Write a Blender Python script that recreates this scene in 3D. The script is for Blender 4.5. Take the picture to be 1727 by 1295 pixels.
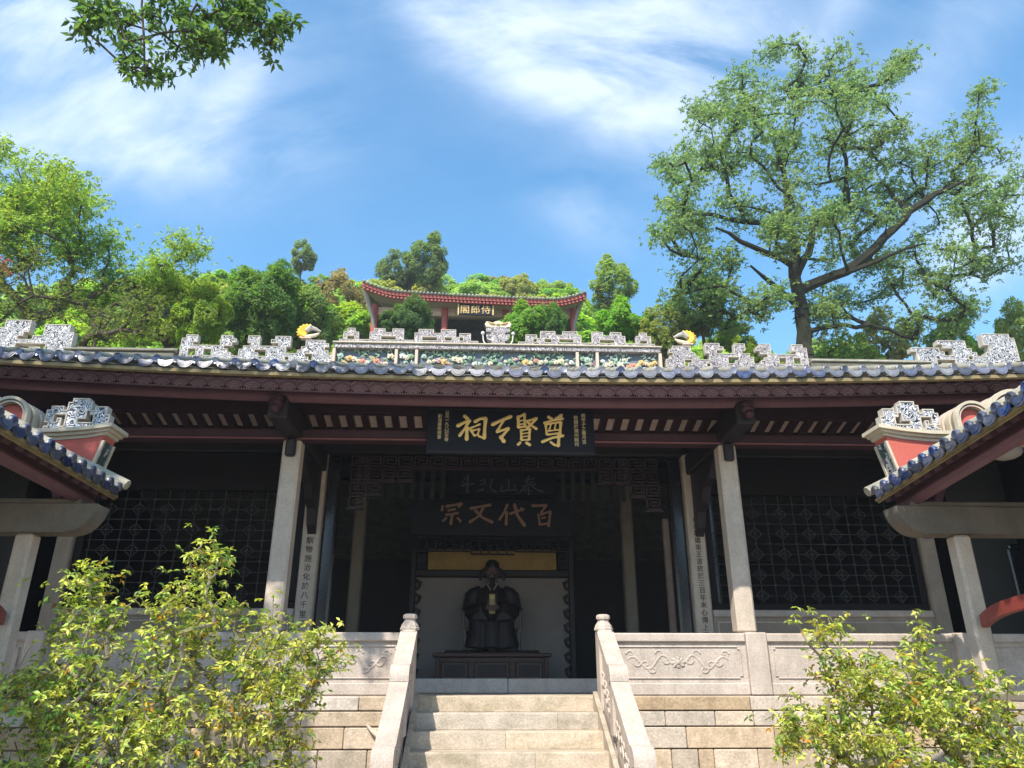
import bpy, math, random
import numpy as np
from mathutils import Vector, Matrix

for _o in list(bpy.data.objects):
    bpy.data.objects.remove(_o)
SC = bpy.context.scene
COL = SC.collection
PI = math.pi

# ------------------------------------------------------------------ camera, sky, sun, exposure
cam_d = bpy.data.cameras.new('camera')
cam_d.sensor_width = 36.0
cam_d.lens = 26.0
cam_d.clip_start = 0.05
cam_d.clip_end = 2000.0
cam = bpy.data.objects.new('camera', cam_d)
COL.objects.link(cam)
CAM_LOC = Vector((-0.35, 0.0, 1.6))
cam.location = CAM_LOC
cam.rotation_euler = (math.radians(90 + 21.9), 0.0, math.radians(-2.2))
SC.camera = cam

SUN_DIR = Vector((-0.50, -1.0, 1.29)).normalized()       # towards the sun
SUN_EL = math.asin(SUN_DIR.z)
SUN_ROT = math.atan2(SUN_DIR.x, SUN_DIR.y) % (2 * PI)
sun_d = bpy.data.lights.new('sun', 'SUN')
sun_d.energy = 3.6
sun_d.angle = math.radians(0.53)
sun_d.color = (1.0, 0.93, 0.82)
sun = bpy.data.objects.new('sun', sun_d)
COL.objects.link(sun)
sun.rotation_euler = SUN_DIR.to_track_quat('Z', 'Y').to_euler()

SC.view_settings.view_transform = 'Standard'
SC.view_settings.look = 'None'
SC.view_settings.exposure = 1.06
SC.view_settings.gamma = 1.0
SC.view_settings.use_curve_mapping = False
SC.render.engine = 'CYCLES'
SC.cycles.max_bounces = 7
SC.cycles.diffuse_bounces = 5
SC.cycles.glossy_bounces = 3
SC.cycles.transmission_bounces = 4
SC.cycles.transparent_max_bounces = 6
SC.cycles.use_denoising = True
SC.cycles.sample_clamp_indirect = 6.0


def build_world():
    w = bpy.data.worlds.new('World')
    SC.world = w
    w.use_nodes = True
    nt = w.node_tree
    N, L = nt.nodes, nt.links
    N.clear()
    out = N.new('ShaderNodeOutputWorld')
    bg = N.new('ShaderNodeBackground')
    sky = N.new('ShaderNodeTexSky')
    sky.sky_type = 'NISHITA'
    sky.sun_disc = False
    sky.sun_elevation = SUN_EL
    sky.sun_rotation = SUN_ROT
    sky.altitude = 50
    sky.air_density = 1.0
    sky.dust_density = 0.5
    sky.ozone_density = 1.2
    bg.inputs['Strength'].default_value = 0.15
    tc = N.new('ShaderNodeTexCoord')
    nrm = N.new('ShaderNodeVectorMath'); nrm.operation = 'NORMALIZE'
    L.new(tc.outputs['Generated'], nrm.inputs[0])
    D = nrm.outputs[0]

    def math_(op, a, b=None, c=None, clamp=False):
        n = N.new('ShaderNodeMath'); n.operation = op; n.use_clamp = clamp
        for i, v in enumerate((a, b, c)):
            if v is None:
                continue
            if isinstance(v, (int, float)):
                n.inputs[i].default_value = v
            else:
                L.new(v, n.inputs[i])
        return n.outputs[0]

    def dot(v):
        n = N.new('ShaderNodeVectorMath'); n.operation = 'DOT_PRODUCT'
        L.new(D, n.inputs[0]); n.inputs[1].default_value = v
        return n.outputs['Value']

    def vec(az, el):
        a, e = math.radians(az), math.radians(el)
        return Vector((math.sin(a) * math.cos(e), math.cos(a) * math.cos(e), math.sin(e)))

    # a cirrus bank: an elongated lobe in direction space (azimuth, elevation, length, width, tilt)
    def lobe(az, el, su, sv, tilt, gain):
        c = vec(az, el)
        r = Vector((math.cos(math.radians(az)), -math.sin(math.radians(az)), 0))
        u = r.cross(c)
        t = math.radians(tilt)
        a = r * math.cos(t) + u * math.sin(t)
        b = -r * math.sin(t) + u * math.cos(t)
        q = math_('ADD', math_('POWER', math_('ABSOLUTE', math_('DIVIDE', dot(a), su)), 2.0),
                  math_('POWER', math_('ABSOLUTE', math_('DIVIDE', dot(b), sv)), 2.0))
        g = math_('EXPONENT', math_('MULTIPLY', q, -1.0))
        front = math_('GREATER_THAN', dot(c), 0.0)
        return math_('MULTIPLY', math_('MULTIPLY', g, front), gain)

    lobes = [(-38, 39, .26, .12, 8, 1.0), (-32, 34, .18, .035, 18, .6), (-23.5, 40, .028, .10, -18, .55), (-17, 38, .06, .03, 30, .25),
             (1, 47, .27, .055, -28, .95), (17, 45, .18, .10, -25, .95), (24, 52, .3, .09, -10, .8), (10, 34, .10, .04, -30, .5),
             (40, 39, .20, .055, 38, .7), (36, 46, .16, .03, 40, .5), (41, 30, .10, .06, 20, .95), (38, 26, .09, .04, 10, .7),
             (120, 45, .5, .2, 20, .7), (-120, 40, .5, .25, -10, .7), (180, 60, .5, .3, 30, .5)]
    tot = None
    for a in lobes:
        v = lobe(*a)
        tot = v if tot is None else math_('ADD', tot, v)
    # streaky detail, stretched along a wind direction
    mp = N.new('ShaderNodeMapping')
    mp.inputs['Rotation'].default_value = (0.5, 0.35, 0.7)
    mp.inputs['Scale'].default_value = (2.6, 9.5, 4.2)
    L.new(D, mp.inputs['Vector'])
    nz = N.new('ShaderNodeTexNoise')
    nz.inputs['Scale'].default_value = 1.9
    nz.inputs['Detail'].default_value = 8.0
    nz.inputs['Roughness'].default_value = 0.62
    nz.inputs['Distortion'].default_value = 0.35
    L.new(mp.outputs[0], nz.inputs['Vector'])
    nz2 = N.new('ShaderNodeTexNoise')
    nz2.inputs['Scale'].default_value = 3.2
    nz2.inputs['Detail'].default_value = 6.0
    nz2.inputs['Distortion'].default_value = 0.4
    L.new(D, nz2.inputs['Vector'])
    n1 = math_('MULTIPLY_ADD', nz.outputs['Fac'], 4.2, -1.4)
    n2 = math_('MULTIPLY_ADD', nz2.outputs['Fac'], 1.6, -0.35)
    dens = math_('MULTIPLY', math_('MULTIPLY', tot, n1, clamp=False), n2)
    dens = math_('ADD', dens, math_('MULTIPLY', math_('POWER', math_('MINIMUM', tot, 1.0), 2.0), 0.26))
    fac = math_('MULTIPLY', math_('MINIMUM', math_('MAXIMUM', dens, 0.0), 1.0), 0.80)
    mix = N.new('ShaderNodeMix'); mix.data_type = 'RGBA'
    L.new(fac, mix.inputs['Factor'])
    # the clear sky keeps its Nishita gradient; a slight saturation as in the photograph
    hs = N.new('ShaderNodeHueSaturation')
    hs.inputs['Hue'].default_value = 0.489
    hs.inputs['Saturation'].default_value = 1.27
    hs.inputs['Value'].default_value = 1.0
    L.new(sky.outputs[0], hs.inputs['Color'])
    L.new(hs.outputs[0], mix.inputs[6])
    mix.inputs[7].default_value = (3.5, 3.95, 4.7, 1)
    L.new(mix.outputs[2], bg.inputs['Color'])
    L.new(bg.outputs[0], out.inputs['Surface'])


build_world()

# ------------------------------------------------------------------ helpers: objects
WLOC = {}


def thing(name, label, cat, loc, group=None):
    o = bpy.data.objects.new(name, None)
    COL.objects.link(o)
    o.location = loc
    o.empty_display_size = 0.2
    WLOC[o.name] = Vector(loc)
    o['label'] = label
    o['category'] = cat
    if group:
        o['group'] = group
    return o


def tag(o, label=None, cat=None, group=None, kind=None):
    for k, v in (('label', label), ('category', cat), ('group', group), ('kind', kind)):
        if v:
            o[k] = v
    return o


def place(name, mesh, parent=None, loc=(0, 0, 0), rot=None, scale=None, label=None, kind=None):
    o = bpy.data.objects.new(name, mesh)
    COL.objects.link(o)
    wl = Vector(loc)
    if parent is not None:
        o.parent = parent
        o.location = wl - WLOC[parent.name]
    else:
        o.location = wl
    if rot is not None:
        o.rotation_euler = rot
    if scale is not None:
        o.scale = scale
    WLOC[o.name] = wl
    if label:
        o['label'] = label
    if kind:
        o['kind'] = kind
    return o


class MB:
    """Collects shapes; build() links them as one mesh object."""

    def __init__(self):
        self.v = []
        self.f = []

    def add(self, vs, fs):
        n = len(self.v)
        self.v.extend([tuple(p) for p in vs])
        self.f.extend([tuple(i + n for i in f) for f in fs])
        return self

    def box(self, x0, x1, y0, y1, z0, z1, c=0.0):
        if x1 < x0: x0, x1 = x1, x0
        if y1 < y0: y0, y1 = y1, y0
        if z1 < z0: z0, z1 = z1, z0
        c = min(c, (x1 - x0) * .45, (y1 - y0) * .45, (z1 - z0) * .45)
        if c <= 0:
            vs = [(x, y, z) for z in (z0, z1) for y in (y0, y1) for x in (x0, x1)]
            fs = [(0, 2, 3, 1), (4, 5, 7, 6), (0, 1, 5, 4), (2, 6, 7, 3), (0, 4, 6, 2), (1, 3, 7, 5)]
            return self.add(vs, fs)
        vs, idx = [], {}
        P = ((x0, x1), (y0, y1), (z0, z1))
        for i in (0, 1):
            for j in (0, 1):
                for k in (0, 1):
                    for a in range(3):
                        p = []
                        for ax, s in enumerate((i, j, k)):
                            val = P[ax][s]
                            if ax != a:
                                val += c if s == 0 else -c
                            p.append(val)
                        idx[(i, j, k, a)] = len(vs)
                        vs.append(tuple(p))
        fs = []
        for a in range(3):
            b, d = [(1, 2), (0, 2), (0, 1)][a]
            for s in (0, 1):
                q = []
                for (m, n) in ((0, 0), (1, 0), (1, 1), (0, 1)):
                    key = [0, 0, 0]
                    key[a] = s; key[b] = m; key[d] = n
                    q.append(idx[(*key, a)])
                flip = (s == 0) != (a == 1)
                fs.append(tuple(q[::-1]) if flip else tuple(q))
        for a in range(3):                       # edges along axis a
            b, d = [(1, 2), (0, 2), (0, 1)][a]
            for m in (0, 1):
                for n in (0, 1):
                    k0 = [0, 0, 0]; k1 = [0, 0, 0]
                    k0[a] = 0; k1[a] = 1
                    for k in (k0, k1):
                        k[b] = m; k[d] = n
                    fs.append((idx[(*k0, b)], idx[(*k1, b)], idx[(*k1, d)], idx[(*k0, d)]))
        for i in (0, 1):
            for j in (0, 1):
                for k in (0, 1):
                    fs.append(tuple(idx[(i, j, k, a)] for a in range(3)))
        return self.add(vs, fs)

    def prism(self, poly, a0, a1, axis='y'):
        """poly: 2D outline; extruded along axis between a0 and a1.  axis y: poly=(x,z); x: (y,z); z: (x,y)"""
        n = len(poly)
        def p3(p, a):
            if axis == 'y': return (p[0], a, p[1])
            if axis == 'x': return (a, p[0], p[1])
            return (p[0], p[1], a)
        vs = [p3(p, a0) for p in poly] + [p3(p, a1) for p in poly]
        fs = [tuple(range(n)), tuple(range(2 * n - 1, n - 1, -1))]
        for i in range(n):
            j = (i + 1) % n
            fs.append((i, i + n, j + n, j))
        return self.add(vs, fs)

    def tube(self, pts, rad, n=8, caps=True, flat=None):
        """a tapered tube along pts; rad number or list.  flat=(axis, factor) squashes the cross-section"""
        pts = [Vector(p) for p in pts]
        if isinstance(rad, (int, float)):
            rad = [rad] * len(pts)
        if len(pts) < 2:
            return self
        rings = []
        up = None
        for i, p in enumerate(pts):
            t = (pts[min(i + 1, len(pts) - 1)] - pts[max(i - 1, 0)])
            if t.length < 1e-9:
                t = Vector((0, 0, 1))
            t.normalize()
            if up is None:
                ref = Vector((0, 0, 1)) if abs(t.z) < .9 else Vector((1, 0, 0))
                up = (ref - t * ref.dot(t)).normalized()
            else:
                up = up - t * up.dot(t)
                if up.length < 1e-6:
                    up = Vector((1, 0, 0)) - t * t.x
                up.normalize()
            sd = t.cross(up)
            ring = []
            for k in range(n):
                a = 2 * PI * k / n
                o = (up * math.cos(a) + sd * math.sin(a)) * rad[i]
                if flat:
                    o[flat[0]] *= flat[1]
                ring.append(p + o)
            rings.append(ring)
        vs = [q for r in rings for q in r]
        fs = []
        for i in range(len(rings) - 1):
            for k in range(n):
                k2 = (k + 1) % n
                fs.append((i * n + k, i * n + k2, (i + 1) * n + k2, (i + 1) * n + k))
        if caps:
            fs.append(tuple(range(n - 1, -1, -1)))
            fs.append(tuple((len(rings) - 1) * n + k for k in range(n)))
        return self.add(vs, fs)

    def lathe(self, prof, center, n=16, axis='z'):
        cx, cy, cz = center
        vs, fs = [], []
        for r, h in prof:
            for k in range(n):
                a = 2 * PI * k / n
                u, v = r * math.cos(a), r * math.sin(a)
                vs.append((cx + u, cy + v, cz + h) if axis == 'z' else ((cx + u, cy + h, cz + v) if axis == 'y' else (cx + h, cy + u, cz + v)))
        m = len(prof)
        for i in range(m - 1):
            for k in range(n):
                k2 = (k + 1) % n
                fs.append((i * n + k, i * n + k2, (i + 1) * n + k2, (i + 1) * n + k))
        fs.append(tuple(range(n - 1, -1, -1)))
        fs.append(tuple((m - 1) * n + k for k in range(n)))
        return self.add(vs, fs)

    def ball(self, c, r, n=10, m=6):
        rx, ry, rz = (r, r, r) if isinstance(r, (int, float)) else r
        vs, fs = [], []
        for i in range(1, m):
            t = PI * i / m
            for k in range(n):
                a = 2 * PI * k / n
                vs.append((c[0] + rx * math.sin(t) * math.cos(a), c[1] + ry * math.sin(t) * math.sin(a), c[2] + rz * math.cos(t)))
        top = len(vs); vs.append((c[0], c[1], c[2] + rz))
        bot = len(vs); vs.append((c[0], c[1], c[2] - rz))
        for i in range(m - 2):
            for k in range(n):
                k2 = (k + 1) % n
                fs.append((i * n + k, (i + 1) * n + k, (i + 1) * n + k2, i * n + k2))
        for k in range(n):
            k2 = (k + 1) % n
            fs.append((top, k, k2))
            fs.append((bot, (m - 2) * n + k2, (m - 2) * n + k))
        return self.add(vs, fs)

    def mesh(self, name, material, origin=(0, 0, 0), smooth=False):
        me = bpy.data.meshes.new(name)
        ox, oy, oz = origin
        me.from_pydata([(x - ox, y - oy, z - oz) for x, y, z in self.v], [], self.f)
        me.update()
        import bmesh
        bm = bmesh.new(); bm.from_mesh(me)
        bmesh.ops.recalc_face_normals(bm, faces=bm.faces)
        bm.to_mesh(me); bm.free()
        if material is not None:
            me.materials.append(material)
        if smooth:
            me.polygons.foreach_set('use_smooth', [True] * len(me.polygons))
            try:
                me.set_sharp_from_angle(angle=math.radians(40))
            except Exception:
                pass
        return me

    def build(self, name, material, parent=None, smooth=False, label=None, kind=None, base=False):
        a = np.array(self.v)
        lo, hi = a.min(0), a.max(0)
        o = (lo + hi) / 2
        if base:
            o[2] = lo[2]
        o = tuple(float(x) for x in o)
        return place(name, self.mesh(name, material, o, smooth), parent, o, label=label, kind=kind)


# ------------------------------------------------------------------ helpers: materials
MATS = {}


def M(name, c1, c2=None, scale=3.0, rough=.7, bump=0.0, bscale=60.0, rnd=0.0, spec=.3, metallic=0.0,
      stain=None, stain_amt=0.0, stain_scale=(2.2, 2.2, .7), hue=0.0, coat=0.0):
    if name in MATS:
        return MATS[name]
    m = bpy.data.materials.new(name)
    m.use_nodes = True
    nt = m.node_tree
    N, L = nt.nodes, nt.links
    bs = N['Principled BSDF']
    bs.inputs['Roughness'].default_value = rough
    bs.inputs['Metallic'].default_value = metallic
    bs.inputs['Specular IOR Level'].default_value = spec
    if coat:
        bs.inputs['Coat Weight'].default_value = coat
        bs.inputs['Coat Roughness'].default_value = .15
    geo = N.new('ShaderNodeNewGeometry')
    P = geo.outputs['Position']
    col = None
    c2 = c2 or c1
    nz = N.new('ShaderNodeTexNoise')
    nz.inputs['Scale'].default_value = scale
    nz.inputs['Detail'].default_value = 6
    nz.inputs['Roughness'].default_value = .65
    L.new(P, nz.inputs['Vector'])
    rp = N.new('ShaderNodeMapRange')
    rp.inputs['From Min'].default_value = .3
    rp.inputs['From Max'].default_value = .7
    L.new(nz.outputs['Fac'], rp.inputs['Value'])
    mx = N.new('ShaderNodeMix'); mx.data_type = 'RGBA'
    L.new(rp.outputs[0], mx.inputs['Factor'])
    mx.inputs[6].default_value = (*c1, 1)
    mx.inputs[7].default_value = (*c2, 1)
    col = mx.outputs[2]
    if stain:
        mp = N.new('ShaderNodeMapping')
        mp.inputs['Scale'].default_value = stain_scale
        L.new(P, mp.inputs['Vector'])
        ns = N.new('ShaderNodeTexNoise')
        ns.inputs['Scale'].default_value = 2.0
        ns.inputs['Detail'].default_value = 7
        ns.inputs['Roughness'].default_value = .7
        L.new(mp.outputs[0], ns.inputs['Vector'])
        r2 = N.new('ShaderNodeMapRange')
        r2.inputs['From Min'].default_value = .48
        r2.inputs['From Max'].default_value = .72
        r2.inputs['To Max'].default_value = stain_amt
        L.new(ns.outputs['Fac'], r2.inputs['Value'])
        m2 = N.new('ShaderNodeMix'); m2.data_type = 'RGBA'
        L.new(r2.outputs[0], m2.inputs['Factor'])
        L.new(col, m2.inputs[6])
        m2.inputs[7].default_value = (*stain, 1)
        col = m2.outputs[2]
    if rnd or hue:
        oi = N.new('ShaderNodeObjectInfo')
        hs = N.new('ShaderNodeHueSaturation')
        mr = N.new('ShaderNodeMapRange')
        mr.inputs['To Min'].default_value = 1 - rnd
        mr.inputs['To Max'].default_value = 1 + rnd
        L.new(oi.outputs['Random'], mr.inputs['Value'])
        L.new(mr.outputs[0], hs.inputs['Value'])
        if hue:
            fr = N.new('ShaderNodeMath'); fr.operation = 'MULTIPLY'; fr.inputs[1].default_value = 7.31
            L.new(oi.outputs['Random'], fr.inputs[0])
            f2 = N.new('ShaderNodeMath'); f2.operation = 'FRACT'
            L.new(fr.outputs[0], f2.inputs[0])
            mh = N.new('ShaderNodeMapRange')
            mh.inputs['To Min'].default_value = 1 - hue
            mh.inputs['To Max'].default_value = 1 + hue
            L.new(f2.outputs[0], mh.inputs['Value'])
            L.new(mh.outputs[0], hs.inputs['Saturation'])
        L.new(col, hs.inputs['Color'])
        col = hs.outputs[0]
    # fine grain
    if bump:
        nb = N.new('ShaderNodeTexNoise')
        nb.inputs['Scale'].default_value = bscale
        nb.inputs['Detail'].default_value = 5
        nb.inputs['Roughness'].default_value = .7
        L.new(P, nb.inputs['Vector'])
        bp = N.new('ShaderNodeBump')
        bp.inputs['Strength'].default_value = bump
        bp.inputs['Distance'].default_value = .01
        L.new(nb.outputs['Fac'], bp.inputs['Height'])
        L.new(bp.outputs[0], bs.inputs['Normal'])
        gr = N.new('ShaderNodeMix'); gr.data_type = 'RGBA'; gr.blend_type = 'OVERLAY'
        gr.inputs['Factor'].default_value = .35 if bump < .4 else .6
        L.new(col, gr.inputs[6]); L.new(nb.outputs['Fac'], gr.inputs[7])
        col = gr.outputs[2]
    L.new(col, bs.inputs['Base Color'])
    MATS[name] = m
    return m


def mosaic(name, light, dark, scale=14.0, width=.055, extra=None):
    """cut-porcelain curls: pale scroll lines on a dark ground (flat glazed inlay)"""
    if name in MATS:
        return MATS[name]
    m = bpy.data.materials.new(name); m.use_nodes = True
    N, L = m.node_tree.nodes, m.node_tree.links
    bs = N['Principled BSDF']; bs.inputs['Roughness'].default_value = .4
    geo = N.new('ShaderNodeNewGeometry')
    nz = N.new('ShaderNodeTexNoise')
    nz.inputs['Scale'].default_value = scale
    nz.inputs['Detail'].default_value = 1.5
    nz.inputs['Distortion'].default_value = 1.2
    L.new(geo.outputs['Position'], nz.inputs['Vector'])
    wv = N.new('ShaderNodeMath'); wv.operation = 'PINGPONG'; wv.inputs[1].default_value = width
    L.new(nz.outputs['Fac'], wv.inputs[0])
    th = N.new('ShaderNodeMapRange')
    th.inputs['From Min'].default_value = width * .42
    th.inputs['From Max'].default_value = width * .58
    L.new(wv.outputs[0], th.inputs['Value'])
    mx = N.new('ShaderNodeMix'); mx.data_type = 'RGBA'
    L.new(th.outputs[0], mx.inputs['Factor'])
    mx.inputs[6].default_value = (*dark, 1); mx.inputs[7].default_value = (*light, 1)
    col = mx.outputs[2]
    if extra:
        n2 = N.new('ShaderNodeTexVoronoi'); n2.inputs['Scale'].default_value = scale * 1.1
        L.new(geo.outputs['Position'], n2.inputs['Vector'])
        rp = N.new('ShaderNodeValToRGB')
        rp.color_ramp.interpolation = 'CONSTANT'
        els = rp.color_ramp.elements
        els[0].position = 0; els[0].color = (*extra[0], 1)
        els[1].position = 1 / len(extra); els[1].color = (*extra[1], 1)
        for i, c in enumerate(extra[2:]):
            e = els.new((i + 2) / len(extra)); e.color = (*c, 1)
        sp = N.new('ShaderNodeSeparateColor'); L.new(n2.outputs['Color'], sp.inputs[0])
        L.new(sp.outputs[0], rp.inputs[0])
        m3 = N.new('ShaderNodeMix'); m3.data_type = 'RGBA'
        L.new(th.outputs[0], m3.inputs['Factor'])
        m3.inputs[6].default_value = (*dark, 1)
        L.new(rp.outputs[0], m3.inputs[7])
        col = m3.outputs[2]
    L.new(col, bs.inputs['Base Color'])
    bp = N.new('ShaderNodeBump'); bp.inputs['Strength'].default_value = .5; bp.inputs['Distance'].default_value = .01
    L.new(th.outputs[0], bp.inputs['Height']); L.new(bp.outputs[0], bs.inputs['Normal'])
    MATS[name] = m
    return m


def leaf_material(name, trans=.35, var=.45, rough=.5):
    """leaf colour comes from the object's own colour, varied leaf by leaf"""
    if name in MATS:
        return MATS[name]
    m = bpy.data.materials.new(name); m.use_nodes = True
    N, L = m.node_tree.nodes, m.node_tree.links
    bs = N['Principled BSDF']; out = N['Material Output']
    bs.inputs['Roughness'].default_value = rough
    bs.inputs['Specular IOR Level'].default_value = .35
    oi = N.new('ShaderNodeObjectInfo')
    geo = N.new('ShaderNodeNewGeometry')
    hs = N.new('ShaderNodeHueSaturation')
    mr = N.new('ShaderNodeMapRange')
    mr.inputs['To Min'].default_value = 1 - var; mr.inputs['To Max'].default_value = 1 + var
    L.new(geo.outputs['Random Per Island'], mr.inputs['Value'])
    L.new(mr.outputs[0], hs.inputs['Value'])
    f = N.new('ShaderNodeMath'); f.operation = 'MULTIPLY'; f.inputs[1].default_value = 13.7
    L.new(geo.outputs['Random Per Island'], f.inputs[0])
    f2 = N.new('ShaderNodeMath'); f2.operation = 'FRACT'; L.new(f.outputs[0], f2.inputs[0])
    mh = N.new('ShaderNodeMapRange')
    mh.inputs['To Min'].default_value = .475; mh.inputs['To Max'].default_value = .52
    L.new(f2.outputs[0], mh.inputs['Value'])
    # clumps of younger, yellower growth
    nz = N.new('ShaderNodeTexNoise'); nz.inputs['Scale'].default_value = .45; nz.inputs['Detail'].default_value = 3
    L.new(geo.outputs['Position'], nz.inputs['Vector'])
    ad = N.new('ShaderNodeMath'); ad.operation = 'MULTIPLY_ADD'
    ad.inputs[1].default_value = -.09; ad.inputs[2].default_value = .045
    L.new(nz.outputs['Fac'], ad.inputs[0])
    a2 = N.new('ShaderNodeMath'); a2.operation = 'ADD'
    L.new(mh.outputs[0], a2.inputs[0]); L.new(ad.outputs[0], a2.inputs[1])
    L.new(a2.outputs[0], hs.inputs['Hue'])
    L.new(oi.outputs['Color'], hs.inputs['Color'])
    L.new(hs.outputs[0], bs.inputs['Base Color'])
    tr = N.new('ShaderNodeBsdfTranslucent')
    tm = N.new('ShaderNodeMix'); tm.data_type = 'RGBA'; tm.blend_type = 'MULTIPLY'; tm.inputs['Factor'].default_value = 1
    L.new(hs.outputs[0], tm.inputs[6]); tm.inputs[7].default_value = (1.5, 1.5, .7, 1)
    L.new(tm.outputs[2], tr.inputs['Color'])
    mx = N.new('ShaderNodeMixShader'); mx.inputs[0].default_value = trans
    L.new(bs.outputs[0], mx.inputs[1]); L.new(tr.outputs[0], mx.inputs[2])
    L.new(mx.outputs[0], out.inputs['Surface'])
    MATS[name] = m
    return m


# stone
FRET = M('dark_fretwork_timber', (.055, .032, .036), (.035, .02, .024), 7, .5, .2, 80)
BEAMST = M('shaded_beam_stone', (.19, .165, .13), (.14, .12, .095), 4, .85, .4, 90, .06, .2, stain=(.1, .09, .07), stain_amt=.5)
STONE = M('pale_granite', (.60, .505, .415), (.46, .385, .31), 5, .8, .5, 80, .05, .25, stain=(.36, .31, .26), stain_amt=.45)
STONE_P = M('pinkish_granite', (.57, .485, .42), (.43, .365, .315), 4, .8, .6, 75, .05, .25, stain=(.31, .265, .21), stain_amt=.6, stain_scale=(3.0, 3.0, .8))
STONE_B = M('block_granite', (.60, .49, .375), (.42, .34, .26), 6, .88, .9, 38, .22, .2, stain=(.22, .18, .13), stain_amt=.6, hue=.45, stain_scale=(2, 2, 1.6))
STEP = M('step_granite', (.56, .47, .37), (.39, .33, .26), 7, .88, .8, 55, .08, .2, stain=(.25, .215, .14), stain_amt=.85, hue=.2, stain_scale=(1.2, 3, 2.5))
STONE_G = M('grey_granite', (.34, .285, .23), (.26, .215, .17), 4, .85, .4, 90, .06, .2, stain=(.2, .18, .15), stain_amt=.5)
PAVE = M('paving_granite', (.56, .48, .39), (.46, .39, .31), 2, .85, .4, 60, .12, .2, stain=(.3, .26, .21), stain_amt=.5)
# timber, lacquer
DARK = M('dark_lacquered_timber', (.016, .013, .015), (.028, .02, .022), 6, .5, .2, 80, .15, .4)
MAROON = M('maroon_timber', (.064, .026, .033), (.044, .018, .024), 5, .55, .2, 80, .1, .35)
CARVE = M('carved_plum_timber', (.33, .225, .295), (.25, .16, .21), 7, .6, .3, 90, .05, .35)
JAMB = M('glossy_black_lacquer', (.012, .012, .018), (.02, .018, .024), 5, .22, 0, 60, 0, .6)
BLACKW = M('frame_and_shade_black', (.008, .006, .006), (.012, .008, .008), 5, .6, .1, 60, 0, .15)
BRONZE = M('pale_lattice_paint', (.028, .024, .024), (.018, .015, .016), 9, .5, .1, 90, 0, .4)
YELLOW = M('weathered_yellow_board', (.30, .235, .12), (.19, .15, .08), 8, .8, .3, 90, .05, .2, stain=(.1, .08, .04), stain_amt=.7)
CLAY = M('pale_clay_soffit', (.74, .61, .53), (.62, .51, .44), 8, .85, .2, 80, .1, .2)
GOLD = M('gold_leaf_paint', (.97, .74, .30), (.93, .66, .22), 20, .5, .1, 90, 0, .5)
INK = M('signboard_ink_blue', (.008, .011, .018), (.010, .012, .02), 3, .6, .05, 60, 0, .2)
COPPER = M('faded_copper_paint', (.50, .24, .12), (.36, .26, .2), 9, .6, .1, 60)
SLATE = M('faded_slate_paint', (.13, .15, .19), (.10, .12, .15), 9, .6, .1, 60)
# plaster, tiles
REDW = M('red_plaster', (.50, .125, .095), (.45, .105, .08), 2, .85, .15, 60, 0, .2, stain=(.40, .13, .10), stain_amt=.4)
RIM = M('weathered_rim', (.54, .49, .42), (.42, .38, .32), 9, .85, .2, 90, .05, .2)
CREAM = M('cream_moulding', (.56, .49, .38), (.45, .39, .29), 7, .8, .2, 90, .03, .2, stain=(.4, .34, .24), stain_amt=.5)
CREAM2 = M('shell_moulding', (.60, .50, .40), (.52, .40, .32), 7, .8, .2, 90, .03, .2)
BLUE = M('blue_glazed_tile', (.028, .040, .095), (.055, .062, .105), 11, .3, .2, 60, .45, .6, hue=.6, stain=(.17, .17, .18), stain_amt=.65, stain_scale=(7, 7, 7), coat=.3)
GREYT = M('grey_glazed_tile', (.165, .165, .19), (.105, .11, .145), 11, .35, .2, 60, .35, .5, hue=.7, stain=(.30, .30, .32), stain_amt=.5, stain_scale=(8, 8, 8), coat=.2)
CAPTOP = M('pale_tile_back', (.36, .33, .27), (.22, .21, .16), 9, .85, .4, 60, .25, .2, stain=(.16, .16, .1), stain_amt=.6)  # mottled tile backs, paler than the roof body
ROOFT = M('weathered_roof_tile', (.19, .18, .14), (.11, .11, .09), 5, .9, .4, 40, .15, .2, stain=(.07, .08, .04), stain_amt=.7)
MOS_W = mosaic('black_and_white_mosaic', (.60, .59, .60), (.02, .02, .025), 10.0, .06)
MOS_G = mosaic('blue_white_mosaic', (.62, .62, .64), (.02, .022, .03), 16.0, .07)
MOS_C = mosaic('pale_mosaic', (.50, .46, .45), (.11, .09, .095), 9.5, .065)
MOS_D = mosaic('floral_mosaic', (.6, .62, .55), (.02, .025, .03), 12.0, .05, [(.5, .52, .5), (.07, .11, .09), (.6, .6, .57), (.25, .25, .27)])
WHITEW = M('interior_screen_plaster', (.38, .33, .32), (.31, .275, .265), 2, .85, .1, 40)
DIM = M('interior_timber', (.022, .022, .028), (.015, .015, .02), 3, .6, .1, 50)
DFLOOR = M('dark_interior_floor', (.16, .14, .12), (.11, .1, .09), 2, .6, .1, 40)  # even dark tone for the floor inside the hall
BARK = M('bark', (.10, .085, .06), (.055, .048, .036), 9, .9, .8, 30, .1, .1)
BARKG = M('mossy_bark', (.040, .042, .026), (.022, .021, .016), 9, .9, .8, 30, .1, .1)
TWIG = M('pale_twig', (.27, .23, .16), (.17, .15, .1), 12, .85, .4, 60, .1, .1)
LEAF = leaf_material('leaf', .58, .36)
LEAFB = leaf_material('shrub_leaf', .4, .5, .4)

# ------------------------------------------------------------------ setting: ground and hillside
GZ = -0.07          # courtyard level
FZ = 1.46           # terrace level
AX = -0.04          # axis of the hall


def sstep(a, b, x):
    t = min(1, max(0, (x - a) / (b - a)))
    return t * t * (3 - 2 * t)


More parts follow.
